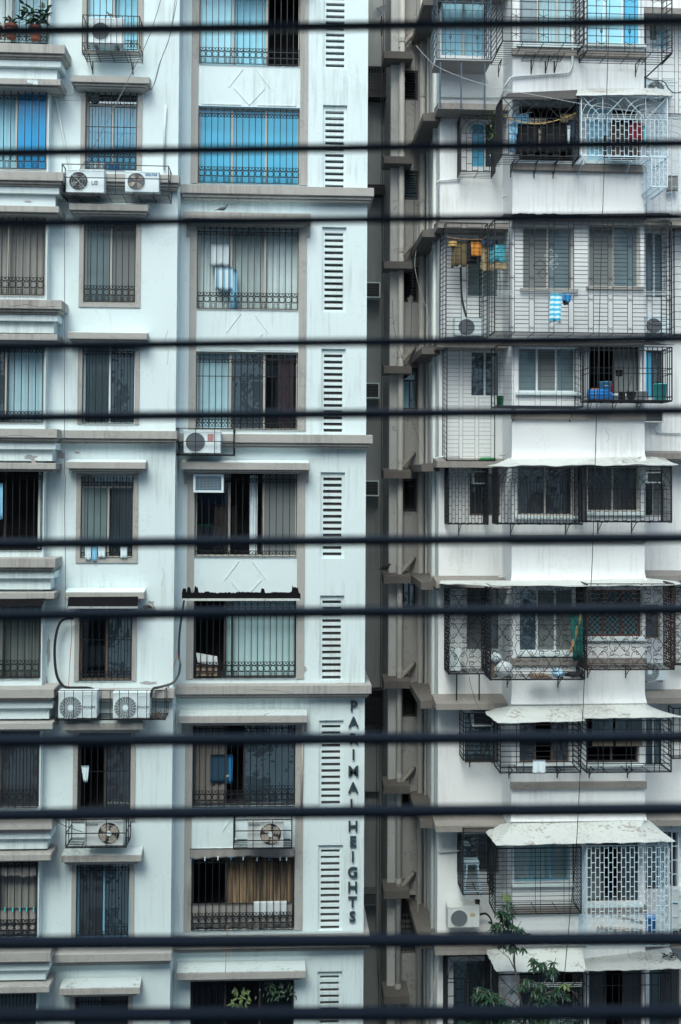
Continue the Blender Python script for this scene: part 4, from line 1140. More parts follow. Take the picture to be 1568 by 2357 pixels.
ac_unit('white unit with dark fan and LG lettering, left in the long open cage', 152, 240, 391, 445, YBc+.08, (181, 417), 21, None, 'wire', 'grey', logo=('LG', 218, 421, .12, 'grey_mark'))
ac_unit('white unit with brown fan blades and VOLTAS lettering in the long open cage', 288, 366, 395, 444, YBc+.12, (314, 418), 20, None, 'net', 'brown', logo=('VOLTAS', 348, 402, .075, 'blue_mark'))
ac_cage('open iron cage with one unit below the pink curtain window', 406, 538, 986, 1046, YCc-.05, YC, 3, (0, .5, 1), r=.012)
ac_unit('white unit with netted fan and red sticker below the pink curtain window', 423, 508, 992, 1045, YCc+.05, (450, 1018), 22, None, 'net', mark=('red_mark', 478, 492, 999, 1015))
window_ac('white window unit with blue coil stuck in the upper corner of a dark window', 445, 515, 1091, 1134, YC, .22, 'ac_white', 'ac_wire', True)
ac_cage('black barred cage with two units and a twig nest', 127, 380, 1589, 1656, YBc-.05, YB, 12, (0, 1), r=.010)
ac_unit('white unit with round ring fan, left in the black barred cage', 134, 223, 1592, 1655, YBc+.08, (163, 1629), 25, 'ac_hub', 'ring', logo=('HITACHI', 204, 1628, .075, 'grey_mark'), vents=True)
ac_unit('white unit with round ring fan beside the twig nest', 260, 345, 1594, 1655, YBc+.08, (289, 1629), 25, 'ac_hub', 'ring', logo=('HITACHI', 328, 1628, .075, 'grey_mark'), vents=True)
ac_cage('black open cage with a stained unit below a dark window', 152, 291, 1886, 1950, YBc-.05, YB, 3, (0, .5, 1), r=.013)
ac_unit('stained white unit with beige fan blades, standing in a cage on a ledge', 195, 284, 1890, 1950, YBc+.08, (251, 1918), 24, 'ac_hub', 'wire', 'beige', 'ac_cream', logo=('HITACHI', 211, 1898, .07, 'grey_mark'))
ac_cage('black open cage over the diamond relief with a rusty unit inside', 538, 672, 1887, 1953, YCc-.05, YC, 3, (0, .28, .62, 1), r=.013)
ac_unit('rusty edged white unit with beige fan blades above the golden curtain window', 570, 653, 1891, 1953, YCc+.05, (623, 1920), 24, 'ac_hub', 'wire', 'beige', 'ac_cream', logo=('HITACHI', 586, 1899, .07, 'grey_mark'))
# gap
for i, (a, c, t, d_, l) in enumerate([(838,876,649,685,'upper white framed window unit in the shaded gap'), (836,874,881,917,'second white framed window unit down the shaded gap'), (834,873,1106,1142,'white framed window unit in the gap level with the white plastic awning'),
        (830,868,2056,2084,'dim window unit under a bent rusty plate, low in the gap')]):
    window_ac(l, a, c, t, d_, YS, .5, 'ac_white' if i < 3 else 'ac_grey', 'ac_grey', grp='window units in the gap')
    x0, x1, z0, z1 = rect(a, c, t-6, t-1, YS-.3)
def alcove(label, a, c, t, d_):
    x0, x1, z0, z1 = rect(a, c, t, d_, YS)
    b = MB(); b.box(x0, x1, YS-.5, YS-.01, z0, z0+.04); b.box(x0, x1, YS-.5, YS-.01, z1-.04, z1)
    for i in range(9): x = x0+(x1-x0)*i/8; b.box(x-.012, x+.012, YS-.5, YS-.47, z0+.04, z1-.04)
    for i in range(5): z = z0+(z1-z0)*i/4; b.box(x0, x1, YS-.52, YS-.50, z-.012, z+.012)
    b.quad((x0,YS-.3,z0),(x1,YS-.3,z0),(x1,YS-.3,z1),(x0,YS-.3,z1))
    o = b.build('balcony_box', M['ac_dark']); tag(o, label, 'balcony box', 'dark boxes in the gap')
alcove('dark netted balcony box high in the gap under the dish', 838, 889, 168, 236)
alcove('dark netted balcony box in the gap beside the first metal letter', 832, 886, 1582, 1662)
alcove('low dark box in the gap beside the upper cornice end', 842, 882, 436, 456)
# right block
RG = 'outdoor units on the right block'
t = ac_unit('white unit with white fan hub behind the rung grille at top right', 1484, 1550, 183, 222, YR1-.32, (1510, 206), 20, 'ac_hub', 'ring', 'grey', group=RG)
b = MB(); c = P(1536, 190, YR1-.328)
for dx, dz in ((0, .028), (-.026, -.014), (.026, -.014)):
    b.add([(c.x+dx,YR1-.328,c.z+dz+.026),(c.x+dx+.016,YR1-.328,c.z+dz),(c.x+dx,YR1-.328,c.z+dz-.026),(c.x+dx-.016,YR1-.328,c.z+dz)], [(0,1,2,3)])
b.build('logo', M['red_mark'], t)
text_mesh('MITSUBISHI', .045, M['grey_mark'], t, (P(1546, 190, YR1-.33).x+.05, YR1-.328, c.z), 'logo', .002)
ac_unit('white unit with fan at the foot of the orange clothes cage', 1047, 1119, 731, 774, YR1-.4, (1074, 753), 19, None, 'net', group=RG)
ac_unit('white unit half hidden at the right foot of the widest cage', 1486, 1540, 729, 767, YR1-.35, (1505, 750), 18, None, 'net', 'grey', group=RG)
ac_unit('narrow white unit seen end on inside the small scrollwork cage', 1035, 1061, 1496, 1546, YR1-.55, None, 0, deep=.5, group=RG, mark=('ac_wire', 1045, 1052, 1506, 1520))
ac_unit('white unit with big dark fan jutting out past the rusty scroll cage', 1474, 1537, 1526, 1568, YR1-.35, (1496, 1547), 22, 'ac_hub', 'ring', group=RG)
ac_unit('weathered unit with square fan on its bracket below the step stool cage', 1031, 1104, 2088, 2137, YR1-.45, (1057, 2114), 19, None, 'net', body='ac_cream', group=RG, mark=('cloth_tan', 1083, 1094, 2102, 2110), deep=.38)
ac_unit('tall pale unit at right edge behind the pale brick grille', 1538, 1600, 2050, 2140, YR1-.3, None, 0, group=RG, body='ac_cream', mark=('blue_mark', 1546, 1560, 2078, 2081))
window_ac('window unit with rusty base inside the dark arched cage', 1089, 1124, 1084, 1114, YR1, .3, 'ac_white', 'ac_grey')
window_ac('window unit with slatted front inside the small black box cage', 1088, 1136, 1639, 1672, YR1, .3, 'ac_white', 'ac_grey')
window_ac('slatted window unit with wide white sill below the bucket cage', 1478, 1528, 940, 972, YR1, .3, 'ac_cream', 'ac_grey')
window_ac('window unit inside the right part of the dark arched cage', 1488, 1528, 1086, 1112, YR1, .3, 'ac_white', 'ac_grey')
# ------------------------------------------------------------------ unseen building added behind the camera to shade the lower facades
b = MB(); b.box(-45, 45, -26, -5, GZ, 17.0)
m, nt_, bs = nodes_of('unseen_facade'); geo = nt_.nodes.new('ShaderNodeNewGeometry'); mp = nt_.nodes.new('ShaderNodeMapping'); mp.inputs['Rotation'].default_value = (PI/2, 0, 0)
br_ = nt_.nodes.new('ShaderNodeTexBrick'); br_.offset = 0; br_.inputs['Color1'].default_value = (.05,.06,.07,1); br_.inputs['Color2'].default_value = (.10,.11,.12,1); br_.inputs['Mortar'].default_value = (.55,.56,.55,1)
for n_, v_ in (('Scale', 1.0), ('Mortar Size', .55), ('Brick Width', 2.6), ('Row Height', 3.0)): br_.inputs[n_].default_value = v_
nt_.links.new(geo.outputs['Position'], mp.inputs[0]); nt_.links.new(mp.outputs[0], br_.inputs['Vector']); nt_.links.new(br_.outputs['Color'], bs.inputs['Base Color'])
o = b.build('shading_building', m); tag(o, kind='structure')

# ------------------------------------------------------------------ pipes
def pipe(label, pts, r, m='pipe_paint', n=10, name='drainpipe', cat='pipe', group='drainpipes in the gap', collars=None):
    b = MB(); b.tube(pts, r, n=n)
    o = b.build(name, M[m], smooth=True); tag(o, label, cat, group)
    if collars:
        for p in collars:
            c = MB(); c.lathe([(r*1.18, -.06), (r*1.18, .06)], p, n); c.lathe([(r, .06), (r*1.18, .06)], p, n); c.lathe([(r*1.18, -.06), (r, -.06)], p, n)
            c.build('collar', M[m], o)
    return o
zt, zb = Z(920, -350, 30.5), GZ
x1 = X(921, 1178, 30.45)
pipe('thick painted drainpipe on the gap wall beside the louvre windows', [(x1,30.45,zb),(x1,30.45,zt)], .085, collars=[(x1,30.45,Z(920, 93+k*241.7, 30.45)) for k in range(10)])
x2 = xs-.17
pipe('thick painted drainpipe in the inner corner of the gap', [(x2,30.5,zb),(x2,30.5,zt)], .085, collars=[(x2,30.5,Z(980, 220+k*241.7, 30.5)) for k in range(9)])
x3 = xs-.06
pipe('thin painted pipe just right of the inner corner drainpipe', [(x3,30.2,zb),(x3,30.2,zt)], .038)
x4 = xs-.055
pipe('slim pale pipe at the front edge of the side wall', [(x4,28.75,zb),(x4,28.75,zt)], .05, 'pipe_white', collars=[(x4,28.75,Z(1003, 300+k*270, 28.75)) for k in range(8)])
pipe('slim pipe on the side wall behind the pale pipe', [(x4+.01,29.15,zb),(x4+.01,29.15,zt)], .035)
for k in range(0, 9):
    y = 108+k*241.7
    lab = ['topmost', 'second', 'third', 'fourth', 'fifth', 'sixth', 'seventh', 'eighth', 'lowest'][k]
    p0 = P(922, y+5, 30.45); p1 = P(927, y-3, 30.45); p2 = P(948, y-27, 30.62); p3 = P(953, y-32, 30.79)
    pipe(lab+' slanting branch pipe on the gap wall, counted from above', [p0, p1, p2, p3], .066, 'pipe_dirty', n=8, name='branch_pipe', group='branch pipes')
def conduit(label, pts, Y, r=.022, m='pipe_white', name='conduit', cat='pipe', group='small wall pipes'):
    b = MB(); b.tube([P(x, y, Y-.03-r) for x, y in pts], r, n=6); o = b.build(name, M[m], smooth=True); tag(o, label, cat, group); return o
conduit('white pipe slanting down the wall left of the wired window', [(128,219),(144,305),(160,387),(170,395)], YB, .028)
conduit('white upright pipe right of the wired window', [(382,242),(379,300),(378,392)], YB, .028)
conduit('white stub pipe with a tap on the cream wall', [(1004,424),(1010,416),(1060,412)], YR1, .022)
conduit('white pipe running along the wall below the topmost cages', [(1158,205),(1174,180),(1184,176),(1240,173),(1310,168),(1318,150),(1318,70)], YR0, .03)
conduit('white pipe along the recess wall behind the topmost cage legs', [(1010,222),(1060,223),(1150,225),(1160,205)], YR1, .028)
conduit('white pipe across the wall into the fifth row cage', [(1001,1056),(1012,1052),(1060,1051)], YR1-.04, .022)
conduit('white pipe along the wall right of the slatted window unit', [(1512,975),(1506,985),(1510,995),(1568,997)], YR1, .02)
conduit('pale waste pipe along the wall inside the pale blue cage', [(1375,2133),(1478,2143)], YR0, .045, 'pipe_tan')
conduit('thin slanting pipe above the pale waste pipe', [(1400,2100),(1480,2122)], YR0, .022, 'pipe_tan')
conduit('white pipe with an elbow left of the step stool cage', [(1008,1955),(1012,1962),(1062,1958),(1064,1935)], YR1, .022)
conduit('grey pipe tied upright beside the dark striped window', [(168,1690),(168,1780),(170,1880)], YB, .022, 'pipe_tan') if False else None
conduit('white pipe upright beside the lower left dark window', [(98,1705),(98,1760),(97,1878)], YB, .024)
for i, y in enumerate((235, 585, 1350)): pass
for i, (xa, ya, xb_, yb_) in enumerate([(1158,199,1172,193), (1157,455,1174,447), (1143,775,1160,769), (1150,1048,1162,1046), (1148,1329,1163,1326), (1148,1900,1163,1896)]):
    p0, p1 = P(xa, ya, YR1-.05), P(xb_, yb_, YR1-.75)
    b = MB(); b.tube([P(xa, ya, YR1-.55), P(xb_, yb_, YR1-.50)], .022, n=6); o = b.build('spout', M['pipe_white'], smooth=True)
    tag(o, ['highest', 'second', 'third', 'fourth', 'fifth', 'lowest'][i]+' short white spout on the bay side wall, counted from above', 'pipe', 'spouts')

# ------------------------------------------------------------------ cables
def cable(label, pts, Y, r=.008, m='cable_black', group='loose cables', name='cable', Y2=None):
    n = len(pts); b = MB(); L = []
    for i, p in enumerate(pts): L.append(P(p[0], p[1], Y if Y2 is None else lerp(Y, Y2, i/(n-1))))
    out = []
    for i in range(n-1):        # smooth
        p0, p1, p2, p3 = L[max(i-1,0)], L[i], L[i+1], L[min(i+2,n-1)]
        for q in range(5):
            t = q/5
            out.append(.5*((2*p1)+(p2-p0)*t+(2*p0-5*p1+4*p2-p3)*t*t+(3*p1-p0-3*p2+p3)*t*t*t))
    out.append(L[-1])
    b.tube(out, r, n=4); o = b.build(name, M[m]); return tag(o, label, 'cable', group)
cable('long dark cable hanging down the whole right block', [(1406,-60),(1399,150),(1393,330),(1385,560),(1378,800),(1372,1000),(1363,1300),(1351,1480),(1345,1570),(1337,1750),(1326,1960),(1312,2110),(1300,2240),(1285,2420)], 25.6, .010)
cable('pale wire sagging across the topmost cage legs to the right edge', [(958,105),(985,135),(1010,155),(1075,182),(1160,205),(1250,222),(1340,239),(1450,255),(1600,278)], 26.0, .0055, 'cable_pale')
cable('thin wires dropping diagonally across the upper left window', [(376,-20),(345,80),(300,175),(262,250),(220,330),(183,392)], 24.6, .0095, 'cable_grey')
cable('double wire swinging down beside the upper left window', [(412,-20),(396,60),(386,100),(372,135),(355,195),(338,215),(318,226)], 24.7, .0095, 'cable_grey')
cable('second wire swinging down beside the upper left window', [(406,-20),(394,70),(380,115),(366,150),(350,205),(322,224)], 24.7, .0095, 'cable_grey')
cable('thin wire hanging straight down the left wall', [(149,500),(149,800),(149,1068),(151,1100),(149,1180),(151,1300),(150,1420)], 24.6, .0095, 'cable_grey')
cable('thin wires strung from the leftmost blue window to the next window', [(111,216),(130,218),(160,219),(198,216)], 24.85, .007, 'cable_grey')
cable('lower thin wire strung from the leftmost blue window', [(111,222),(130,230),(160,231),(198,230)], 24.85, .006, 'cable_grey')
cable('thick black hose looping down to the left barred cage unit', [(170,1424),(152,1424),(137,1436),(128,1470),(126,1510),(130,1550),(140,1572),(154,1582),(200,1583),(218,1588)], 24.95, .036)
cable('thick black hose dropping from the tarred canopy to the barred cage', [(424,1382),(418,1420),(413,1465),(412,1510),(415,1530),(410,1556),(396,1573),(366,1582),(352,1586),(347,1605)], 25.3, .034, Y2=24.7)
cable('orange wire beside the black hose', [(424,1395),(417,1440),(410,1495),(400,1535),(385,1570),(377,1585)], 25.35, .010, 'cable_orange')
cable('orange wire hanging beside the dark middle window', [(165,1425),(165,1470),(162,1510),(158,1580)], 24.97, .010, 'cable_orange')
cable('black cable hanging in the gap from the dish', [(876,45),(879,120),(877,230),(879,330),(877,440),(880,560)], 31.6, .012)
cable('second black cable down the gap behind the dish', [(884,40),(880,170),(884,260),(878,300),(882,430),(884,520)], 31.7, .008)
cable('thin dark cable down the gap wall over the louvre windows', [(960,-20),(957,140),(955,300),(953,520),(950,640),(945,800)], 29.9, .008)
cable('dark cable sagging across the chajjas of the gap', [(903,690),(908,760),(925,820),(935,850)], 29.8, .007)
cable('loose pale cable looping in front of the inner corner pipes', [(962,510),(960,560),(955,610),(965,660),(985,720),(985,760)], 29.6, .008, 'cable_pale')
cable('thin cable crossing the inner corner pipes', [(939,930),(955,985),(975,1050),(990,1110),(1000,1150)], 29.0, .007, 'cable_grey')
cable('thin dark cable running down the lower gap', [(914,1580),(913,1800),(911,2000),(910,2300)], 32.2, .010) if False else None
cable('thin dark wire low in the gap across the rear wall', [(869,1585),(867,1800),(866,2050),(866,2150),(872,2280)], 32.4, .010)
cable('pale wire low down by the inner corner drainpipe', [(965,2000),(962,2100),(972,2230)], 29.9, .007, 'cable_pale')
cable('pale double hose leaning beside the bottom cage', [(1008,2190),(1000,2260),(985,2340),(970,2420)], 28.0, .018, 'pipe_tan')
cable('black hose on the wall left of the orange clothes', [(1061,615),(1062,670),(1066,700),(1075,735)], 27.9, .035)
cable('black hose curling around the unit at top right', [(1483,178),(1500,184),(1528,188),(1540,205),(1555,214),(1580,205),(1600,180)], 27.5, .014)
cable('curled black hose beside the weathered unit', [(1105,2105),(1118,2103),(1128,2112),(1132,2125),(1125,2122)], 27.9, .030)
cable('thin wire hanging from the scrollwork cage to the torn awning', [(1080,1558),(1087,1590),(1100,1625),(1118,1650)], 27.0, .007)
cable('orange cord hanging below the rolled mat window', [(523,2130),(522,2165),(519,2240)], 25.3, .010, 'cable_orange')
cable('tangled wires from the ledge to the stained unit cage', [(120,1880),(138,1895),(160,1905),(190,1915)], 24.4, .008)

# ------------------------------------------------------------------ dish
p = P(877, 31, 31.0)
t = thing('satellite_dish', 'grey satellite dish on a mast high in the shaded gap', 'satellite dish', (p.x, 31.2, p.z-.5))
b = MB(); ax = Vector((-.55, -.6, .45)).normalized(); u_ = ax.cross(Vector((0,0,1))).normalized(); v_ = ax.cross(u_)
def dishp(u, v):
    r = .27*v; a = 2*PI*u; q = p+u_*r*math.cos(a)+v_*r*math.sin(a)+ax*(r*r*.9); return (q.x, q.y, q.z)
b.grid(dishp, 24, 6); b.build('reflector', M['dish_grey'], t, smooth=True)
b = MB(); b.tube([p-ax*.02, p+ax*.22], .012); b.tube([p+v_*.22, p+ax*.24], .008); b.build('arm', M['dish_grey'], t)
b = MB(); b.tube([p-ax*.02, (p.x+.05, 31.25, p.z-.12), (p.x+.05, 31.25, p.z-.55)], .02); b.build('mast', M['black_iron'], t)

# ------------------------------------------------------------------ pigeons
def pigeon(label, px, py, Y, sz=.30, face=1, m='pigeon_grey'):
    f = P(px, py, Y)            # feet
    b = MB(); s = sz
    spine = [(-.95,.30,.03,.07),(-.62,.40,.06,.09),(-.30,.50,.17,.15),(.0,.56,.25,.20),(.26,.64,.24,.19),(.42,.80,.15,.13),(.50,.95,.10,.10),(.56,1.05,.125,.115),(.64,1.08,.10,.09),(.74,1.05,.03,.03),(.80,1.02,.012,.012)]
    n = 12; vs = []
    for i, (x, z, rz, ry) in enumerate(spine):
        a = spine[min(i+1,len(spine)-1)]; c = spine[max(i-1,0)]
        tx, tz = a[0]-c[0], a[1]-c[1]; l = math.hypot(tx, tz); nx, nz = -tz/l, tx/l
        for k in range(n):
            q = 2*PI*k/n
            vs.append((f.x+face*s*(x+nx*rz*math.cos(q)), Y+s*ry*math.sin(q), f.z+s*(z*.9+nz*rz*math.cos(q))))
    fs = [(i*n+k, i*n+(k+1) % n, (i+1)*n+(k+1) % n, (i+1)*n+k) for i in range(len(spine)-1) for k in range(n)]
    b.add(vs, fs+[tuple(range(n))])
    for sy in (-.09, .07):
        b.tube([(f.x+face*s*.02, Y+s*sy, f.z+s*.36), (f.x+face*s*.05, Y+s*sy, f.z+.004)], s*.025, n=5); b.tube([(f.x-face*s*.03, Y+s*sy, f.z+.004), (f.x+face*s*.16, Y+s*sy, f.z+.004)], s*.02, n=4)
    o = b.build('pigeon', M[m], smooth=True); return tag(o, label, 'pigeon', 'perched pigeons')
pigeon('grey pigeon perched on the beige canopy below the long cornice', 512, 489.5, YC-.38, .19, 1)
pigeon('dark bird perched on the topmost caged unit', 255, 41, YBc+.2, .13, -1)
pigeon('dark pigeon perched on a chajja in the shaded gap', 887, 1316, YD-.6, .22, 1, 'cloth_black')

# ------------------------------------------------------------------ cloth
def cloth(label, px0, px1, py0, py1, Y, m, folds=3, amp=.03, taper=0, skew=0, jag=.02, name='hanging_cloth', cat='laundry', group='laundry', thick=.012, top=0):
    x0, x1, z0, z1 = rect(px0, px1, py0, py1, Y); ph = rnd.random()*9; b = MB(); n = max(10, folds*6); k = 6
    def g(off):
        def f(u, v):
            cx = (x0+x1)/2; wd = (x1-x0)/2*(1-taper*v)
            xx = cx+(u*2-1)*wd+skew*v*(x1-x0)
            zz = z1+(z0-z1)*v*(1+jag*math.sin(u*7+ph)+jag*.6*math.sin(u*17+ph))-top*math.sin(PI*u)*(1-v)
            return (xx, Y+amp*math.sin(u*folds*2*PI+ph)*(.3+.7*v)+off, zz)
        return f
    b.grid(g(0), n, k); b.grid(g(thick), n, k)
    m1 = (n+1)*(k+1)
    for i in range(n): b.f.append((i, i+1, m1+i+1, m1+i)); b.f.append((k*(n+1)+i, k*(n+1)+i+1, m1+k*(n+1)+i+1, m1+k*(n+1)+i))
    for j in range(k): b.f.append((j*(n+1), (j+1)*(n+1), m1+(j+1)*(n+1), m1+j*(n+1))); b.f.append((j*(n+1)+n, (j+1)*(n+1)+n, m1+(j+1)*(n+1)+n, m1+j*(n+1)+n))
    o = b.build(name, M[m], smooth=True); return tag(o, label, cat, group)
Y = YR0-.45
cloth('blue flowered garment hanging left in the dark laundry cage', 1172, 1190, 286, 350, Y, 'cloth_bluefloral', 2, .05, .2)
cloth('pale blue cloth over the line at the top of the laundry cage', 1180, 1217, 262, 285, Y+.05, 'cloth_sky', 2, .03)
cloth('pale blue sleeve hanging under the pale blue cloth', 1180, 1191, 284, 310, Y+.02, 'cloth_sky', 1, .03)
cloth('leopard patterned strip of cloth on the laundry line', 1216, 1257, 272, 286, Y+.06, 'cloth_leopard', 2, .02)
cloth('large black cloth filling the middle of the laundry cage', 1186, 1272, 284, 352, Y+.10, 'cloth_black', 5, .05, 0, 0, .05)
cloth('second black garment hanging in the laundry cage', 1256, 1302, 282, 350, Y+.08, 'cloth_black', 3, .05, .1, 0, .06)
cloth('small leopard cloth dangling below the yellow rope', 1240, 1246, 296, 345, Y-.02, 'cloth_leopard', 1, .02)
cloth('tan folded cloth at right of the laundry line', 1290, 1322, 262, 282, Y+.07, 'cloth_tan', 2, .03)
cloth('dark blue jeans cloth at right end of the laundry cage', 1308, 1328, 276, 320, Y+.05, 'cloth_navy', 2, .04, .3)
cloth('narrow white cloth tip hanging at right of the laundry cage', 1306, 1313, 288, 335, Y-.01, 'cloth_white', 1, .02, .4)
cable('sagging yellow rope across the dark laundry cage', [(1159,266),(1180,275),(1215,284),(1245,284),(1285,276),(1332,258)], Y-.08, .014, 'cloth_yellow', 'laundry lines', 'clothes_line')
cable('pale line behind the yellow rope in the laundry cage', [(1159,262),(1185,268),(1205,262),(1225,258)], Y-.04, .008, 'cable_pale', 'laundry lines', 'clothes_line')
Y = YR0-.40
cloth('dark patterned shawl hanging in the pale cage', 1441, 1470, 282, 362, Y, 'cloth_floral', 3, .03)
cloth('wide dark patterned shawl between white cloth and red garment', 1466, 1478, 284, 368, Y+.06, 'cloth_floral', 2, .03) if False else None
cloth('dark patterned shawl in the middle of the pale cage', 1404, 1446, 283, 368, Y+.04, 'cloth_floral', 3, .03)
cloth('red garment hanging in the pale cage', 1449, 1479, 283, 325, Y-.05, 'cloth_red', 3, .04, -.1)
cloth('small turquoise cloth edge beside the red garment', 1478, 1486, 290, 330, Y-.02, 'bucket_teal', 1, .03)
cloth('narrow black cloth at left of the patterned shawl', 1390, 1401, 312, 365, Y+.02, 'cloth_black', 1, .03)
cloth('pale pink and grey towel behind the thin pale grille at right edge', 1535, 1562, 404, 440, YR1-.2, 'cloth_grey', 2, .03) 
# orange clothes cage
Y = 27.55
cloth('yellow bundle hanging at left of the orange clothes cage', 1033, 1052, 554, 567, Y, 'cloth_yellow', 1, .04)
cloth('olive trousers hanging in the orange clothes cage', 1040, 1074, 556, 613, Y+.06, 'cloth_olive', 3, .05, -.05, 0, .05)
cloth('orange shirt hanging in the tall ladder cage', 1084, 1112, 556, 590, Y-.05, 'cloth_orange', 2, .05, .1)
cloth('dark red cloth under the orange shirt', 1090, 1112, 572, 592, Y+.02, 'cloth_red', 2, .04, .2)
cloth('black garment behind the orange shirt', 1075, 1098, 556, 606, Y+.10, 'cloth_black', 2, .04)
cloth('tan fringed shawl hanging in the tall ladder cage', 1106, 1166, 604, 622, Y-.2, 'cloth_tan', 4, .03, 0, 0, .15)
cloth('tan shawl end hanging behind its fringe', 1108, 1126, 568, 612, Y-.15, 'cloth_tan', 2, .03)
cloth('teal patterned shawl above the tan fringe', 1116, 1164, 562, 604, Y-.12, 'cloth_teal', 3, .04, 0, 0, .1)
cloth('navy cloth at the top of the teal shawl', 1108, 1136, 552, 566, Y-.2, 'cloth_navy', 2, .03)
cable('orange line across the tall ladder cage', [(1026,544),(1060,550),(1110,551)], Y-.1, .010, 'cable_orange', 'laundry lines', 'clothes_line')
Y = F1-.02
cloth('blue and white striped towel hanging outside the widest cage', 1268, 1293, 671, 742, Y-.05, 'cloth_stripe', 2, .04, -.1, -.1, .03)
cloth('bright blue cloth beside the striped towel', 1293, 1317, 674, 694, Y-.03, 'cloth_blue', 2, .04, .3, 0, .1)
cloth('black cloth corner under the bright blue cloth', 1294, 1313, 690, 702, Y, 'cloth_black', 1, .03, .5)
for i, (y0, y1) in enumerate(((669,671),(673,675),(677,678))):
    cable(['upper', 'middle', 'lower'][i]+' steel drying rod along the widest cage', [(1142,y0),(1300,y0+1),(1545,y1)], F1-.06, .007, 'cable_pale', 'drying rods', 'drying_rod')
cloth('green cloth draped on a pole inside the scrollwork cage', 1311, 1343, 1408, 1515, F1+.18, 'cloth_green', 3, .07, .35, .12, .06)
b = MB(); b.tube([P(1340, 1405, F1+.2), P(1314, 1502, F1+.2)], .04, n=6); tag(b.build('wooden_board', M['wood_pale']), 'pale wooden board leaning beside the green cloth', 'board')
cloth('white cloth clipped to the black box cage', 1227, 1256, 1749, 1781, F1-.04, 'cloth_white', 2, .02, 0, 0, .02)
# left block laundry
cloth('white towel hanging behind the pale curtained third floor grille', 485, 528, 562, 612, YC+.08, 'cloth_white', 3, .02)
cloth('blue striped white towel hanging in the pale curtained window', 495, 536, 614, 668, YC+.05, 'towel_stripe', 3, .02)
cloth('light blue towel edge beside the striped white towel', 532, 545, 620, 710, YC+.07, 'cloth_sky', 1, .03, -.3)
cloth('brown robe hanging under the corner window unit', 493, 520, 1166, 1270, YC+.30, 'cloth_brown', 2, .05, -.2)
cloth('black coat hanging beside the brown robe', 526, 546, 1160, 1250, YC+.35, 'cloth_black', 2, .05)
cloth('green hanger strip across the dark window with the robe', 453, 490, 1207, 1211, YC+.3, 'bucket_green', 1, .01)
cloth('blue fringed cloth behind the corner window unit', 456, 520, 1138, 1158, YC+.25, 'cloth_navy', 4, .03)
cloth('light blue washing on the sill of the greenish window, left piece', 195, 210, 1256, 1289, YB-.08, 'cloth_white', 2, .02, .2)
cloth('light blue washing on the sill of the greenish window, second piece', 212, 223, 1256, 1291, YB-.08, 'cloth_sky', 2, .02, .1)
cloth('light blue washing on the sill of the greenish window, third piece', 226, 242, 1256, 1283, YB-.08, 'cloth_white', 2, .02)
cloth('light blue washing at the right end of the greenish window sill', 277, 293, 1258, 1284, YB-.08, 'cloth_white', 2, .02, .1)
cloth('light blue checked cloth hanging at the left picture edge', -14, 6, 1112, 1195, YA-.08, 'cloth_sky', 2, .02)
cloth('white rag tied to the bars of the dark middle window', 187, 205, 1762, 1800, YB-.07, 'cloth_white', 2, .03, .5, .1)
cloth('blue cloth hanging beside the brown curtain', 484, 522, 1737, 1802, YC+.22, 'cloth_dimblue', 1, .02)
cloth('bright blue cloth at the edge of the dark open window', 521, 536, 1737, 1804, YC+.24, 'cloth_blue', 1, .03, .2)
cloth('grey shade cloth along the top of the golden curtain window', 437, 678, 1952, 1974, YC-.06, 'cloth_grey', 9, .02, 0, 0, .08)
cloth('grey cloth sheet tied behind the lower scrolls of the golden curtain window', 440, 672, 2078, 2135, YC+.03, 'cloth_grey', 9, .02, 0, 0, .02)
cloth('grey valance cloth at the top of the brown curtain window at left', -10, 84, 1997, 2018, YA-.02, 'cloth_grey', 5, .02, 0, 0, .06)
cloth('pale cloth tied with blue strings at the lower left window', -10, 84, 2090, 2150, YA-.01, 'cloth_grey', 5, .02)
# tar and torn sheet over canopies
def tarred(label, px0, px1, py0, py1, Y, rag=.10, m='tar', spikes=()):
    x0, x1, z0, z1 = rect(px0, px1, py0, py1, Y); b = MB(); n = 130; ph = rnd.random()*9
    pts = []
    for i in range(n+1):
        u = i/n; z = z1-rag*(.35+.3*math.sin(u*31+ph)*math.sin(u*13+ph)+.5*rnd.random()**2)
        for su, h in spikes:
            if abs(u-su) < .014: z = z1+h*(.6+.4*rnd.random())
        pts.append((x0+(x1-x0)*u, z))
    b.prism([(x0,z0),(x1,z0)]+pts[::-1], Y, Y+.02)
    o = b.build('tar_patch', M[m]); return tag(o, label, 'tar patch', 'tarred canopy edges')
tarred('ragged black tar sheet above the pale blue curtained window', 419, 692, 1361, 1379, YC-.46, .05, spikes=((.02,.08),(.06,.11),(.12,.14),(.68,.09),(.94,.15),(.97,.11)))
b = MB(); q = rect(418, 690, 1378, 1383, YC-.50); b.box(q[0], q[1], YC-.50, YC-.46, q[2], q[3]); tag(b.build('metal_strip', M['awning_sheet']), 'pale metal strip under the black tar sheet', 'metal strip')
awning('torn black tar sheet below the middle canopy', [[(158,1374,YB-.38), (318,1373,YB-.38)], [(155,1398,YB-.55), (316,1400,YB-.55)]], 'tar', .02, group='tarred canopy edges')
q = rect(157, 318, 1396, 1401, YB-.56); b = MB(); b.box(q[0], q[1], YB-.565, YB-.555, q[2], q[3]); tag(b.build('metal_strip', M['awning_sheet']), 'pale torn strip along the edge of the middle black tar sheet', 'metal strip')
awning('black tar flap on the leftmost canopy', [[(-30,1380,YA-.37), (103,1377,YA-.37)], [(-30,1397,YA-.5), (95,1394,YA-.5)]], 'tar', .02, group='tarred canopy edges')
tarred('black tar brushed along the white flare above the widest cage', 1178, 1360, 490, 500, YR0-.262, .06)

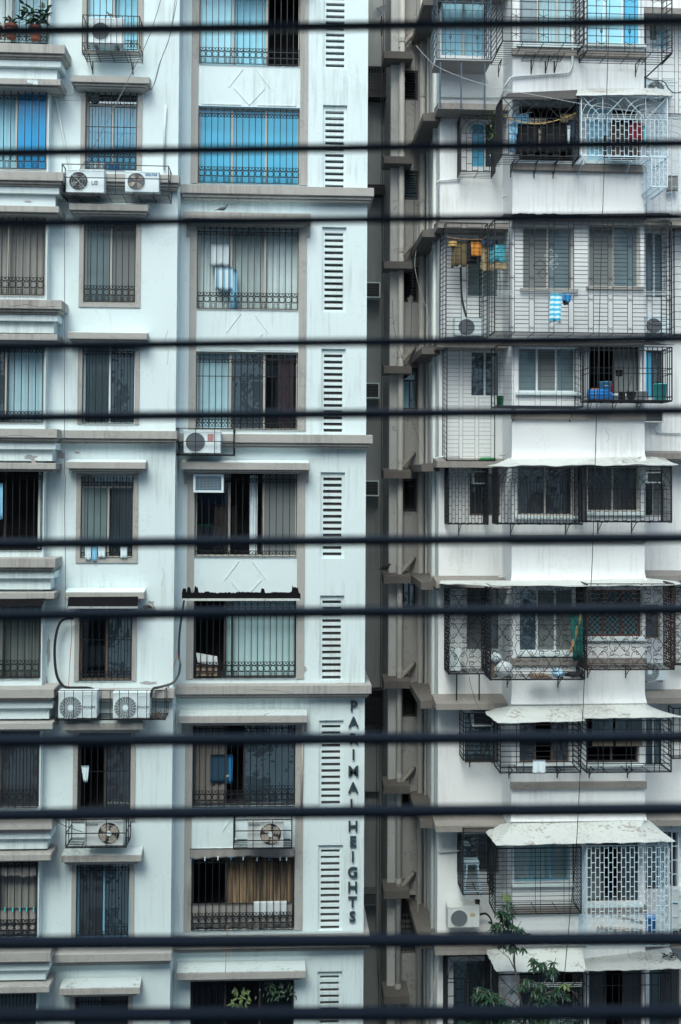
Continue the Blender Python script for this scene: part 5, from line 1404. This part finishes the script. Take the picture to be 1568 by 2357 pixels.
# ------------------------------------------------------------------ buckets, pots, bundles
def bucket(label, px0, px1, py0, py1, Y, m, name='bucket', cat='bucket', taper=.8, rim=True, handle=False):
    x0, x1, z0, z1 = rect(px0, px1, py0, py1, Y); r = (x1-x0)/2; c = ((x0+x1)/2, Y, z0); h = z1-z0
    b = MB(); b.lathe([(.001,0),(r*taper,0),(r*.98,h*.94)]+([(r*1.04,h*.94),(r*1.04,h),(r*.96,h)] if rim else [(r,h),(r*.95,h)])+[(r*.92,h*.9),(r*taper*.95,.02),(.001,.02)], c, 20)
    o = b.build(name, M[m], smooth=False)
    for p in o.data.polygons: p.use_smooth = True
    if handle:
        b = MB(); b.tube([(c[0]-r+2*r*i/8, Y-r*.9*math.sin(PI*i/8)-.01, z1-.02-.16*math.sin(PI*i/8)*.6) for i in range(9)], .006); b.build('handle', M['plastic_white'], o)
    return tag(o, label, cat)
Y = F1+.28
bucket('light blue plastic bucket with handle in the barred cage', 1379, 1407, 879, 908, Y, 'bucket_blue', handle=True)
bucket('big turquoise plastic tub at right in the barred cage', 1503, 1535, 884, 920, Y, 'bucket_teal', 'tub', 'tub', .85)
bucket('left small black flower pot in the barred cage', 1424, 1440, 902, 920, Y-.05, 'pot_black', 'flower_pot', 'flower pot', .8)
bucket('right black hanging flower pot with wire hook in the barred cage', 1441, 1465, 902, 920, Y-.05, 'pot_black', 'flower_pot', 'flower pot', .6)
q = P(1453, 871, Y-.05)
cable('wire hanger of the black hanging pot', [(1444,903),(1450,880),(1453,872),(1455,868),(1452,867)], Y-.05, .008, 'cable_black', 'pot hangers', 'pot_hanger')
bucket('white square planter in the barred cage', 1462, 1490, 901, 919, Y+.15, 'plastic_white', 'planter', 'planter', .9)
t = thing('mat_roll', 'pile of bright blue rolled mats on the barred cage shelf', 'rolled mats', tuple(P(1380, 919, Y)))
for y, (a, c) in ((914,(1353,1412)), (907,(1352,1408)), (901,(1354,1400))):
    p0, p1 = P(a, y, Y-.1), P(c, y, Y-.1); b = MB(); b.tube([p0, p1], .055, n=10); b.build('mat', M['roll_blue'], t, smooth=True)
cloth('red and orange patterned rag on the blue rolled mats', 1362, 1378, 893, 902, Y, 'cloth_orange', 2, .05, 0, 0, .1)
cloth('maroon cloth hanging behind the light blue bucket', 1405, 1413, 880, 906, Y+.1, 'cloth_red', 1, .03)
bucket('small dark hanging planter in front of the grey netting', 1417, 1434, 852, 866, Y+.1, 'pot_black', 'planter', 'planter', .85)
bucket('green plastic bin with white label in the thin wire cage corner', 1143, 1160, 911, 933, 26.45, 'bucket_green', 'bin', 'bin', .85)
b = MB(); p = P(1123, 1056, 27.7); b.lathe([(.001,0),(.20,0),(.235,.03),(.20,.07),(.001,.085)], (p.x, 27.75, p.z-.04), 22); tag(b.build('basin', M['bucket_green'], smooth=True), 'green upturned basin lying on the concrete slab', 'basin')
bucket('bright blue round tub inside the pale brick cage', 1486, 1518, 2108, 2142, YR0-.05, 'roll_blue', 'tub', 'tub', .8)
cloth('crumpled clear plastic sheet in the pale brick cage', 1512, 1540, 2102, 2150, YR0-.35, 'plastic_white', 2, .05, -.2, .1, .08)
def blob(label, px0, px1, py0, py1, Y, m, name='sack', cat='sack', seed=1):
    x0, x1, z0, z1 = rect(px0, px1, py0, py1, Y); b = MB(); r_ = random.Random(seed); a = [r_.uniform(0, 6) for _ in range(6)]
    def f(u, v):
        th, ph = 2*PI*u, PI*v
        k = 1+.14*math.sin(3*th+a[0])*math.sin(ph*2+a[1])+.10*math.sin(5*th+a[2]+3*ph)
        return ((x0+x1)/2+(x1-x0)/2*k*math.sin(ph)*math.cos(th), Y+.16*k*math.sin(ph)*math.sin(th), (z0+z1)/2-(z1-z0)/2*math.cos(ph)*k)
    b.grid(f, 20, 12); return tag(b.build(name, M[m], smooth=True), label, cat)
blob('white plastic sack on the shelf of the scrollwork cage', 1139, 1177, 1523, 1556, F1+.3, 'plastic_white', seed=3)
blob('pale torn bag on the box in the scrollwork cage', 1129, 1152, 1503, 1524, F1+.35, 'cloth_white', 'bag', 'bag', 5)
b = MB(); q = rect(1130, 1150, 1522, 1556, F1+.4); b.box(q[0], q[1], F1+.35, F1+.6, q[2], q[3]); tag(b.build('cardboard_box', M['cardboard'], bevel=.01), 'brown cardboard box under the torn bag', 'box')
blob('blue and white bag lying on the scrollwork cage shelf', 1270, 1300, 1540, 1558, F1+.3, 'cloth_bluefloral', 'bag', 'bag', 8)
blob('long dark rolled bag at right end of the scrollwork cage shelf', 1299, 1344, 1547, 1558, F1+.3, 'cloth_black', 'bag', 'bag', 9)
b = MB(); q = rect(1218, 1268, 1551, 1559, F1+.3)
for i in range(5): b.box(q[0]+.02*i, q[1]-.03*i, F1+.15, F1+.45, q[2]+.016*i, q[2]+.016*i+.013)
tag(b.build('newspaper_pile', M['cardboard']), 'flat pile of old papers on the scrollwork cage shelf', 'papers')
b = MB(); q = rect(452, 502, 1506, 1530, YC+.06)
t = thing('storage_box', 'white plastic box tilted on brown packets in the pale blue curtained window', 'box', ((q[0]+q[1])/2, YC+.05, q[2]-.3))
b.add([(q[0]+.04,YC-.0,q[2]+.06),(q[1],YC-.0,q[2]-.02),(q[1]-.02,YC-.0,q[3]-.06),(q[0],YC-.0,q[3]+.03),(q[0]+.04,YC+.12,q[2]+.06),(q[1],YC+.12,q[2]-.02),(q[1]-.02,YC+.12,q[3]-.06),(q[0],YC+.12,q[3]+.03)],
      [(0,1,2,3),(1,5,6,2),(4,0,3,7),(3,2,6,7),(0,4,5,1),(5,4,7,6)]); b.build('body', M['plastic_white'], t)
b = MB(); q2 = rect(450, 500, 1530, 1556, YC); b.box(q2[0]+.02, q2[1], YC+.0, YC+.12, q2[2], q2[3]); b.build('packet', M['cardboard'], t)
b = MB(); q = rect(584, 660, 2076, 2108, YC+.05); b.box(q[0], q[1], YC+.02, YC+.12, q[2], q[3]); tag(b.build('storage_box', M['plastic_white'], bevel=.01), 'long white box behind the golden curtain window bars', 'box')
b = MB(); q = rect(200, 222, 640, 690, YB+.25); b.box(q[0], q[1], YB+.22, YB+.26, q[2], q[3]); tag(b.build('paper_sheet', M['bright_pane']), 'pale blue paper standing behind the glass of a middle window', 'paper')
# stool
Ys = 27.75
t = thing('step_stool', 'pale blue painted metal step stool on the shelf of the dark cage', 'stool', tuple(P(1085, 2056, Ys)))
zt, zb = Z(1085, 1984, Ys), Z(1085, 2056, Ys)
xa, xb_ = X(1073, 1990, Ys), X(1097, 1990, Ys)
b = MB(); b.box(xa-.07, xb_+.05, Ys-.2, Ys+.18, zt, zt+.05); b.build('seat', M['stool_paint'], t, bevel=.008)
for sx, xx in ((-1, xa), (1, xb_)):
    for yy, sy in ((Ys-.17, -1), (Ys+.15, 1)):
        b = MB(); b.tube([(xx,yy,zt),(xx+sx*.085,yy+sy*.05,zb)], .028); b.build('leg', M['stool_paint'], t)
for h, yy in ((.17, Ys-.21), (.38, Ys+.18)):
    b = MB(); z = lerp(zb, zt, h); b.tube([(xa-.085*(1-h),yy,z),(xb_+.085*(1-h),yy,z)], .022); b.build('rung', M['stool_paint'], t)
# small rack on brackets under the topmost row
x0, x1, z0, z1 = rect(1206, 1296, 118, 150, YR0-.3); zt = Z(1250, 128, YR0-.35)
t = thing('metal_rack', 'empty black slatted rack on brackets below the topmost cages', 'rack', ((x0+x1)/2, YR0, zt))
b = MB()
for i in range(6): y = YR0-.02-.5*i/5; b.tube([(x0,y,zt),(x1,y,zt)], .008)
for i in range(5): x = lerp(x0, x1, i/4); b.tube([(x,YR0-.01,zt),(x,YR0-.52,zt)], .009)
b.build('shelf', M['black_iron'], t)
for f in (.25, .62, .85):
    b = MB(); x = lerp(x0, x1, f); b.tube([(x,YR0-.015,zt),(x,YR0-.015,zt-.36)], .02); b.tube([(x,YR0-.02,zt-.32),(x,YR0-.45,zt-.02)], .012); b.build('bracket', M['black_iron'], t)
bucket('small black pot on top of the weathered unit', 1093, 1105, 2072, 2087, YR1-.25, 'pot_black', 'flower_pot', 'flower pot', .8)
# bamboo blinds
for a, c, l in ((1363,1411,'left'), (1417,1480,'right')):
    x0, x1, z0, z1 = rect(a, min(c, 1478), 1640, 1716, YR0-.02)
    t = thing('roller_blind', l+' bamboo blind half lowered in the dark window of the box cage', 'blind', ((x0+x1)/2, YR0, z0), 'bamboo blinds')
    b = MB(); b.box(x0, x1, YR0-.02, YR0-.008, z0+.2, z1); b.build('sheet', M['grey_pane'], t)
    b = MB(); b.box(x0, x1, YR0-.05, YR0-.012, z0, z0+.2); b.build('roll', M['bamboo'], t)
# hangers
for l, x, y, m in (('black', 1243, 612, 'cable_black'), ('white', 1268, 590, 'cable_pale')):
    b = MB(); Yh = F1+.06
    for dx, dy, s in ((0,0,16), (6,18,12)):
        p = [(x+dx-s,y+dy),(x+dx,y+dy-s),(x+dx+s,y+dy),(x+dx,y+dy+s),(x+dx-s,y+dy),(x+dx+s,y+dy)]
        b.tube([P(u, v, Yh) for u, v in p], .009)
    tag(b.build('peg_hanger', M[m]), l+' folding peg hanger hooked inside the widest cage', 'hanger', 'peg hangers')
b = MB()
for i in range(46):
    a = rnd.uniform(0, PI); p = P(rnd.uniform(350, 374), rnd.uniform(1640, 1655), YBc+rnd.uniform(.05, .25)); l = rnd.uniform(.06, .2)
    b.tube([p, p+Vector((math.cos(a)*l, rnd.uniform(-.05,.05), abs(math.sin(a))*l*.6))], .005, n=3)
tag(b.build('bird_nest', M['stem_bark']), 'messy twig nest at the right end of the barred unit cage', 'nest')
b = MB(); c = P(344, 1399, YB-.05); b.lathe([(.075,-.10),(.085,-.10),(.085,.05),(.07,.05)], (c.x, YB-.05, c.z), 16, 'y'); b.lathe([(.001,-.0),(.08,-.0)], (c.x, YB-.05, c.z), 16, 'y')
tag(b.build('vent_pipe', M['pipe_tan'], smooth=True), 'stub of a wide pipe sticking out of the wall by the tarred canopy', 'pipe')
# fans high in windows
for l, x, y, Y_ in (('upper', 216, 224, YB), ('lower', 203, 1105, YB)):
    c = P(x, y, Y_+.1); b = MB(); b.lathe([(.001,0),(.06,0),(.09,.02),(.115,.0),(.12,.03)], (c.x, Y_+.1, c.z), 16, 'y')
    tag(b.build('exhaust_fan', M['ac_wire']), l+' round exhaust fan in the top corner of a barred window', 'fan', 'exhaust fans')

# ------------------------------------------------------------------ plants
def leaf(b, p, d, up, L, W, bend=.25):
    d = Vector(d).normalized(); s = d.cross(Vector(up)); 
    if s.length < 1e-3: s = Vector((1,0,0))
    s.normalize(); n = s.cross(d)
    p = Vector(p)
    m1 = p+d*L*.3+n*bend*L*.12; m2 = p+d*L*.65+n*bend*L*.1; tip = p+d*L-n*bend*L*.35
    b.add([p, m1+s*W*.5, m1-s*W*.5, m2+s*W*.42, m2-s*W*.42, tip, m1-n*W*.1, m2-n*W*.1], [(0,1,6),(0,6,2),(1,3,7,6),(6,7,4,2),(3,5,7),(7,5,4)])
def rosette(b, p, n, L, W, droop=.6, spread=1.0, front=True):
    for i in range(n):
        a = 2*PI*i/n+rnd.uniform(-.4, .4)
        d = Vector((math.cos(a)*spread, math.sin(a)*spread, rnd.uniform(-droop, droop*.2)-droop*.3))
        leaf(b, p, d, (0,0,1), L*rnd.uniform(.7,1.1), W*rnd.uniform(.8,1.15))
# potted plants at top left
def potted(label, px, py0, py1, Y, w_, nl, L, m, lm, hgt):
    x0, x1, z0, z1 = rect(px-w_, px+w_, py0, py1, Y)
    t = thing('potted_plant', label, 'potted plant', ((x0+x1)/2, Y, z0), 'potted plants on the top left ledge')
    c = ((x0+x1)/2, Y, z0); r = (x1-x0)/2; h = z1-z0
    b = MB(); b.lathe([(.001,0),(r*.7,0),(r*.92,h*.8),(r*1.05,h*.8),(r*1.05,h),(r*.9,h),(.001,h*.95)], c, 18); b.build('pot', M[m], t, smooth=False)
    b = MB()
    for i in range(nl):
        bx = Vector((c[0]+rnd.uniform(-r,r)*.5, Y+rnd.uniform(-.1,.1), z0+h))
        top = bx+Vector((rnd.uniform(-1,1)*hgt*.7, rnd.uniform(-.2,.15), rnd.uniform(.25,1)*hgt))
        b.tube([bx, bx.lerp(top,.5)+Vector((0,0,.05)), top], .006, n=3)
        for q in range(3):
            a = rnd.uniform(0, 2*PI)
            leaf(b, top-(top-bx)*.12*q, (math.cos(a), math.sin(a)*.5-.3, rnd.uniform(-.9,.5)), (0,0,1), L*rnd.uniform(.7,1.2), L*.38)
    b.build('foliage', M[lm], t)
potted('small spiky plant in a terracotta pot on the top left ledge', 26, 58, 88, YA-.2, 15, 14, .12, 'terracotta', 'leaf_green', .16)
potted('bushy big leaved plant in a dark pot on the top left ledge', 82, 62, 92, YA-.2, 15, 26, .24, 'terracotta', 'leaf_green', .42)
potted('terracotta pot half cut by the left picture edge', -8, 60, 90, YA-.2, 13, 8, .10, 'terracotta', 'leaf_dark', .12)
# creeper at the small cage
t = thing('climbing_plant', 'yellow green climbing plant hanging off the dark laundry cage corner', 'plant', tuple(P(1136, 300, 27.4)))
b = MB()
for i in range(26):
    y = rnd.uniform(256, 315); p = P(1135+rnd.uniform(-6,6), y, 26.9+rnd.uniform(0,.5)); leaf(b, p, (rnd.uniform(-1,1), rnd.uniform(-.6,.3), rnd.uniform(-.7,.5)), (0,0,1), rnd.uniform(.08,.14), .045)
b.build('foliage', M['leaf_lime'], t)
b = MB()
for i in range(22):
    p = P(1119+rnd.uniform(-10,10), rnd.uniform(270,320), 27.5+rnd.uniform(0,.4)); leaf(b, p, (rnd.uniform(-1,1), rnd.uniform(-.6,.3), rnd.uniform(-.7,.5)), (0,0,1), rnd.uniform(.09,.16), .05)
b.build('foliage', M['leaf_green'], t)
# hanging plants in the bottom window
for l, x, y, m, n_, sp in (('lime leaved', 553, 2290, 'leaf_lime', 30, 24), ('feathery green', 640, 2275, 'leaf_green', 95, 40)):
    t = thing('hanging_plant', l+' hanging plant in the dark bottom window', 'hanging plant', tuple(P(x, y+40, YC-.1)), 'plants in the bottom window')
    b = MB(); p0 = P(x, y-28, YC-.06); b.tube([p0, P(x, y-5, YC-.08)], .006); b.build('cord', M['cable_black'], t)
    b = MB()
    for i in range(n_):
        u = rnd.gauss(0, .5); p = P(x+u*sp, y+rnd.uniform(-18, 25)-abs(u)*4, YC-.10+rnd.uniform(-.1,.05))
        leaf(b, p, (rnd.uniform(-.7,.7), -.3, rnd.uniform(-1,.1)), (0,-1,.3), rnd.uniform(.10,.2)*(1.1 if sp < 30 else .7), .055 if sp < 30 else .03)
    b.build('foliage', M[m], t)
# sapling
YT = 25.2
t = thing('sapling_tree', 'slender green sapling with drooping leaves rising at bottom right', 'tree', (P(1215, 2500, YT).x, YT, GZ))
def br(pts, r, r2):
    L = [P(x, y, YT+o) for x, y, o in pts]; tr.tube(L, r, n=6, r2=r2)
tr = MB()
base = P(1216, 2460, YT)
tr.tube([(base.x+.1, YT, GZ), (base.x+.05, YT, (GZ+base.z)/2), base], .07, n=7, r2=.04)
br([(1216,2460,0),(1208,2340,0),(1196,2290,0),(1184,2220,0),(1184,2150,0),(1176,2100,0),(1164,2056,0)], .035, .010)
br([(1208,2345,0),(1222,2300,-.1),(1250,2265,-.15),(1270,2235,-.2),(1280,2205,-.2)], .022, .007)
br([(1184,2230,0),(1172,2205,0),(1160,2195,-.1),(1150,2188,-.1)], .012, .005)
br([(1160,2195,-.1),(1158,2180,-.1)], .006, .004); br([(1182,2215,0),(1180,2190,.05)], .008, .004)
br([(1206,2330,0),(1170,2300,-.2),(1120,2285,-.25),(1090,2275,-.25)], .016, .006)
br([(1212,2400,0),(1240,2340,-.2),(1290,2300,-.3)], .018, .006)
br([(1184,2150,0),(1200,2120,-.1)], .01, .005); br([(1190,2260,0),(1215,2250,-.2)], .01, .005); br([(1220,2300,-.1),(1300,2270,-.3),(1330,2290,-.3)], .014, .005)
tr.build('trunk', M['stem_bark'], t)
def clumps(lst, m, nm='crown'):
    b = MB()
    for (x, y, sx, sy, n_) in lst:
        for i in range(int(n_*1.5+.5)):
            p = P(x+rnd.gauss(0, .5)*sx, y+rnd.gauss(0, .5)*sy, YT+rnd.uniform(-.45,.25))
            rosette(b, p, 8, .205, .06, .85, .85)
    return b.build(nm, M[m], t)
clumps([(1162,2090,14,20,5),(1156,2125,20,22,7),(1178,2140,18,18,5),(1150,2155,14,12,2),(1200,2150,12,14,3),(1262,2215,16,8,2),(1240,2225,18,10,3),(1224,2212,16,10,2),(1275,2225,8,16,2),
        (1096,2285,14,12,4),(1120,2290,20,16,9),(1140,2310,28,18,11),(1105,2320,14,14,4),(1215,2262,22,12,5),(1240,2290,20,18,5),(1265,2310,26,20,8),(1290,2285,16,18,5),(1170,2335,20,14,5),(1205,2200,20,12,0),
        (1140,2345,40,14,6),(1260,2345,40,12,6),(1200,2360,60,20,8),(1090,2355,30,14,5),(1185,2180,18,8,3)], 'leaf_green')
clumps([(1160,2105,16,22,4),(1172,2150,18,16,3),(1120,2300,26,20,6),(1250,2300,40,22,7),(1270,2235,12,10,2),(1200,2350,90,16,10)], 'leaf_dark')
clumps([(1148,2325,8,6,1),(1164,2062,4,8,1),(1300,2268,8,6,1),(1335,2330,10,14,3)], 'leaf_lime')

# ------------------------------------------------------------------ worn spots on the two blocks
def patch(par, px, py, w_, h_, Y, m, seed=0, name='worn_patch'):
    r_ = random.Random(seed*7+int(px)); c = P(px, py, Y); sx, sz = w_/95.6, h_/95.6; pts = []; n = 18
    for i in range(n):
        a = 2*PI*i/n; k = r_.uniform(.5, 1.0); pts.append((c.x+sx*k*math.cos(a), c.z+sz*k*math.sin(a)))
    b = MB(); b.prism(pts, Y-.004, Y+.002); b.build(name, M[m], par)
def crack(par, pts, Y, r=.0035):
    b = MB(); out = []
    for i in range(len(pts)-1):
        for q in range(4): out.append(P(lerp(pts[i][0], pts[i+1][0], q/4)+rnd.uniform(-1.2,1.2), lerp(pts[i][1], pts[i+1][1], q/4)+rnd.uniform(-1,1), Y-.002))
    b.tube(out, r, n=3); b.build('crack', M['concrete_dark'], par)
for i, (px, py, w_, h_, Y, m) in enumerate([(70,188,10,6,YA-.365,'white_wall'),(82,190,8,7,YA-.365,'white_wall'),(65,464,12,3,YA-.152,'dim_wall'),(141,1047,12,11,YB-.001,'grey_sofit'),(70,1052,20,6,YA-.152,'dim_wall'),(78,1062,8,6,YA-.152,'grey_sofit'),
        (178,1042,8,3,YB-.001,'grey_sofit'),(346,1398,17,16,YB-.001,'dim_wall'),(524,1786,4,3,YC-.001,'grey_sofit'),(108,1585,4,30,YB-.001,'dim_wall'),(112,1500,5,45,YB-.001,'dim_wall'),(700,1540,8,10,YC-.001,'dim_wall'),(343,1572,22,5,YB-.001,'dim_wall'),(668,1690,5,3,YC-.001,'grey_sofit')]):
    patch(left, px, py, w_, h_, Y, m, i)
for px, py, w_, h_ in ((940,560,20,4),(945,690,18,30),(948,1000,10,16),(938,1500,12,10),(955,1530,14,10),(930,1480,10,20),(955,1740,6,30),(930,2010,12,30)):
    patch(right, px, py, w_*.6, h_*.6, YD-.001, 'grey_sofit', 3)
for pts, Y in (([(387,760),(380,785),(388,810),(384,850)],YB),([(372,1350),(378,1325),(374,1300)],YB),([(690,1600),(640,1590),(560,1586)],YC-.30),([(20,705),(60,700),(95,708),(140,703)],YA-.42),([(0,1005),(50,1002),(90,1008)],YA-.42),([(812,1940),(806,1980),(814,2010)],YC),([(1395,985),(1402,1005),(1398,1022)],YR0)):
    crack(left if pts[0][0] < 850 else right, pts, Y)

# ------------------------------------------------------------------ small extras
for i, y in enumerate((2051, 2055, 2060)):
    cable(['upper', 'middle', 'lower'][i]+' steel drying rod below the pale curtained window', [(1140,y),(1240,y),(1335,y+1)], F1+.25, .008, 'cable_pale', 'drying rods', 'drying_rod')
for i, y in enumerate((263, 267, 271, 275)):
    cable(['topmost', 'second', 'third', 'lowest'][i]+' pale drying rod through the pale cage with red clothes', [(1340,y),(1440,y+.5),(1530,y+1)], F1+.12, .008, 'cable_pale', 'drying rods', 'drying_rod')
for i, y in enumerate((2104, 2107, 2111)):
    cable(['upper', 'middle', 'lower'][i]+' pale rod across the pale brick cage', [(1352,y+1),(1450,y),(1540,y-1)], F1+.1, .009, 'cable_pale', 'drying rods', 'drying_rod')
for i, y in enumerate((2262, 2266, 2270)):
    cable(['upper', 'middle', 'lower'][i]+' steel rod behind the sapling leaves', [(1146,y),(1250,y+.5),(1342,y)], F1+.1, .008, 'cable_pale', 'drying rods', 'drying_rod')
b = MB(); b.tube([P(1484, 181, YR1-.1), P(1547, 121, F1+.02)], .018); tag(b.build('cage_brace', M['black_iron']), 'black diagonal brace under the arched topmost cage at right', 'brace')
conduit('tan pipe upright along the right edge of the dark three part window', [(697,1668),(696,1760),(694,1860)], YC, .026, 'pipe_tan')
cloth('white and red bundle tucked behind the lower bars of the upper blue window', 206, 240, 372, 393, YB+.06, 'cloth_white', 3, .03, .1, 0, .08)
cloth('blue cloth scrap beside the white bundle in the upper blue window', 248, 276, 377, 394, YB+.07, 'cloth_blue', 2, .03, .2, 0, .1)
for k_, (lst, y, Y, m) in enumerate([((441,472,502,532,560,592,620,645,660), 1975, YC-.085, 'cloth_white'), ((12,30,46,62,78), 2091, YA-.05, 'bucket_teal')]):
    for i, px in enumerate(lst):
        p = P(px, y+rnd.uniform(-2,2), Y); b = MB(); b.box(p.x-.012, p.x+.012, Y-.02, Y+.01, p.z-.05, p.z+.03)
        tag(b.build('clothes_peg', M[m if i % 3 or k_ else 'cloth_blue']), ['clothes peg clipped along the grey shade cloth', 'turquoise knot tied along the pale cloth at lower left'][k_], 'peg', ['pegs on the grey shade cloth', 'turquoise knots at lower left'][k_])
b = MB()
for i in range(60):
    p = P(1543, 2206, YR0-.35)+Vector((rnd.uniform(-.16,.16), rnd.uniform(-.12,.12), rnd.uniform(.02,.10))); a = rnd.uniform(0, 2*PI); l = rnd.uniform(.05,.14)
    b.tube([p, p+Vector((math.cos(a)*l, math.sin(a)*l*.6, rnd.uniform(-.03,.04)))], .008, n=3)
tag(b.build('bird_nest', M['cloth_black']), 'dark twiggy nest lying on the weathered bottom right awning', 'nest')
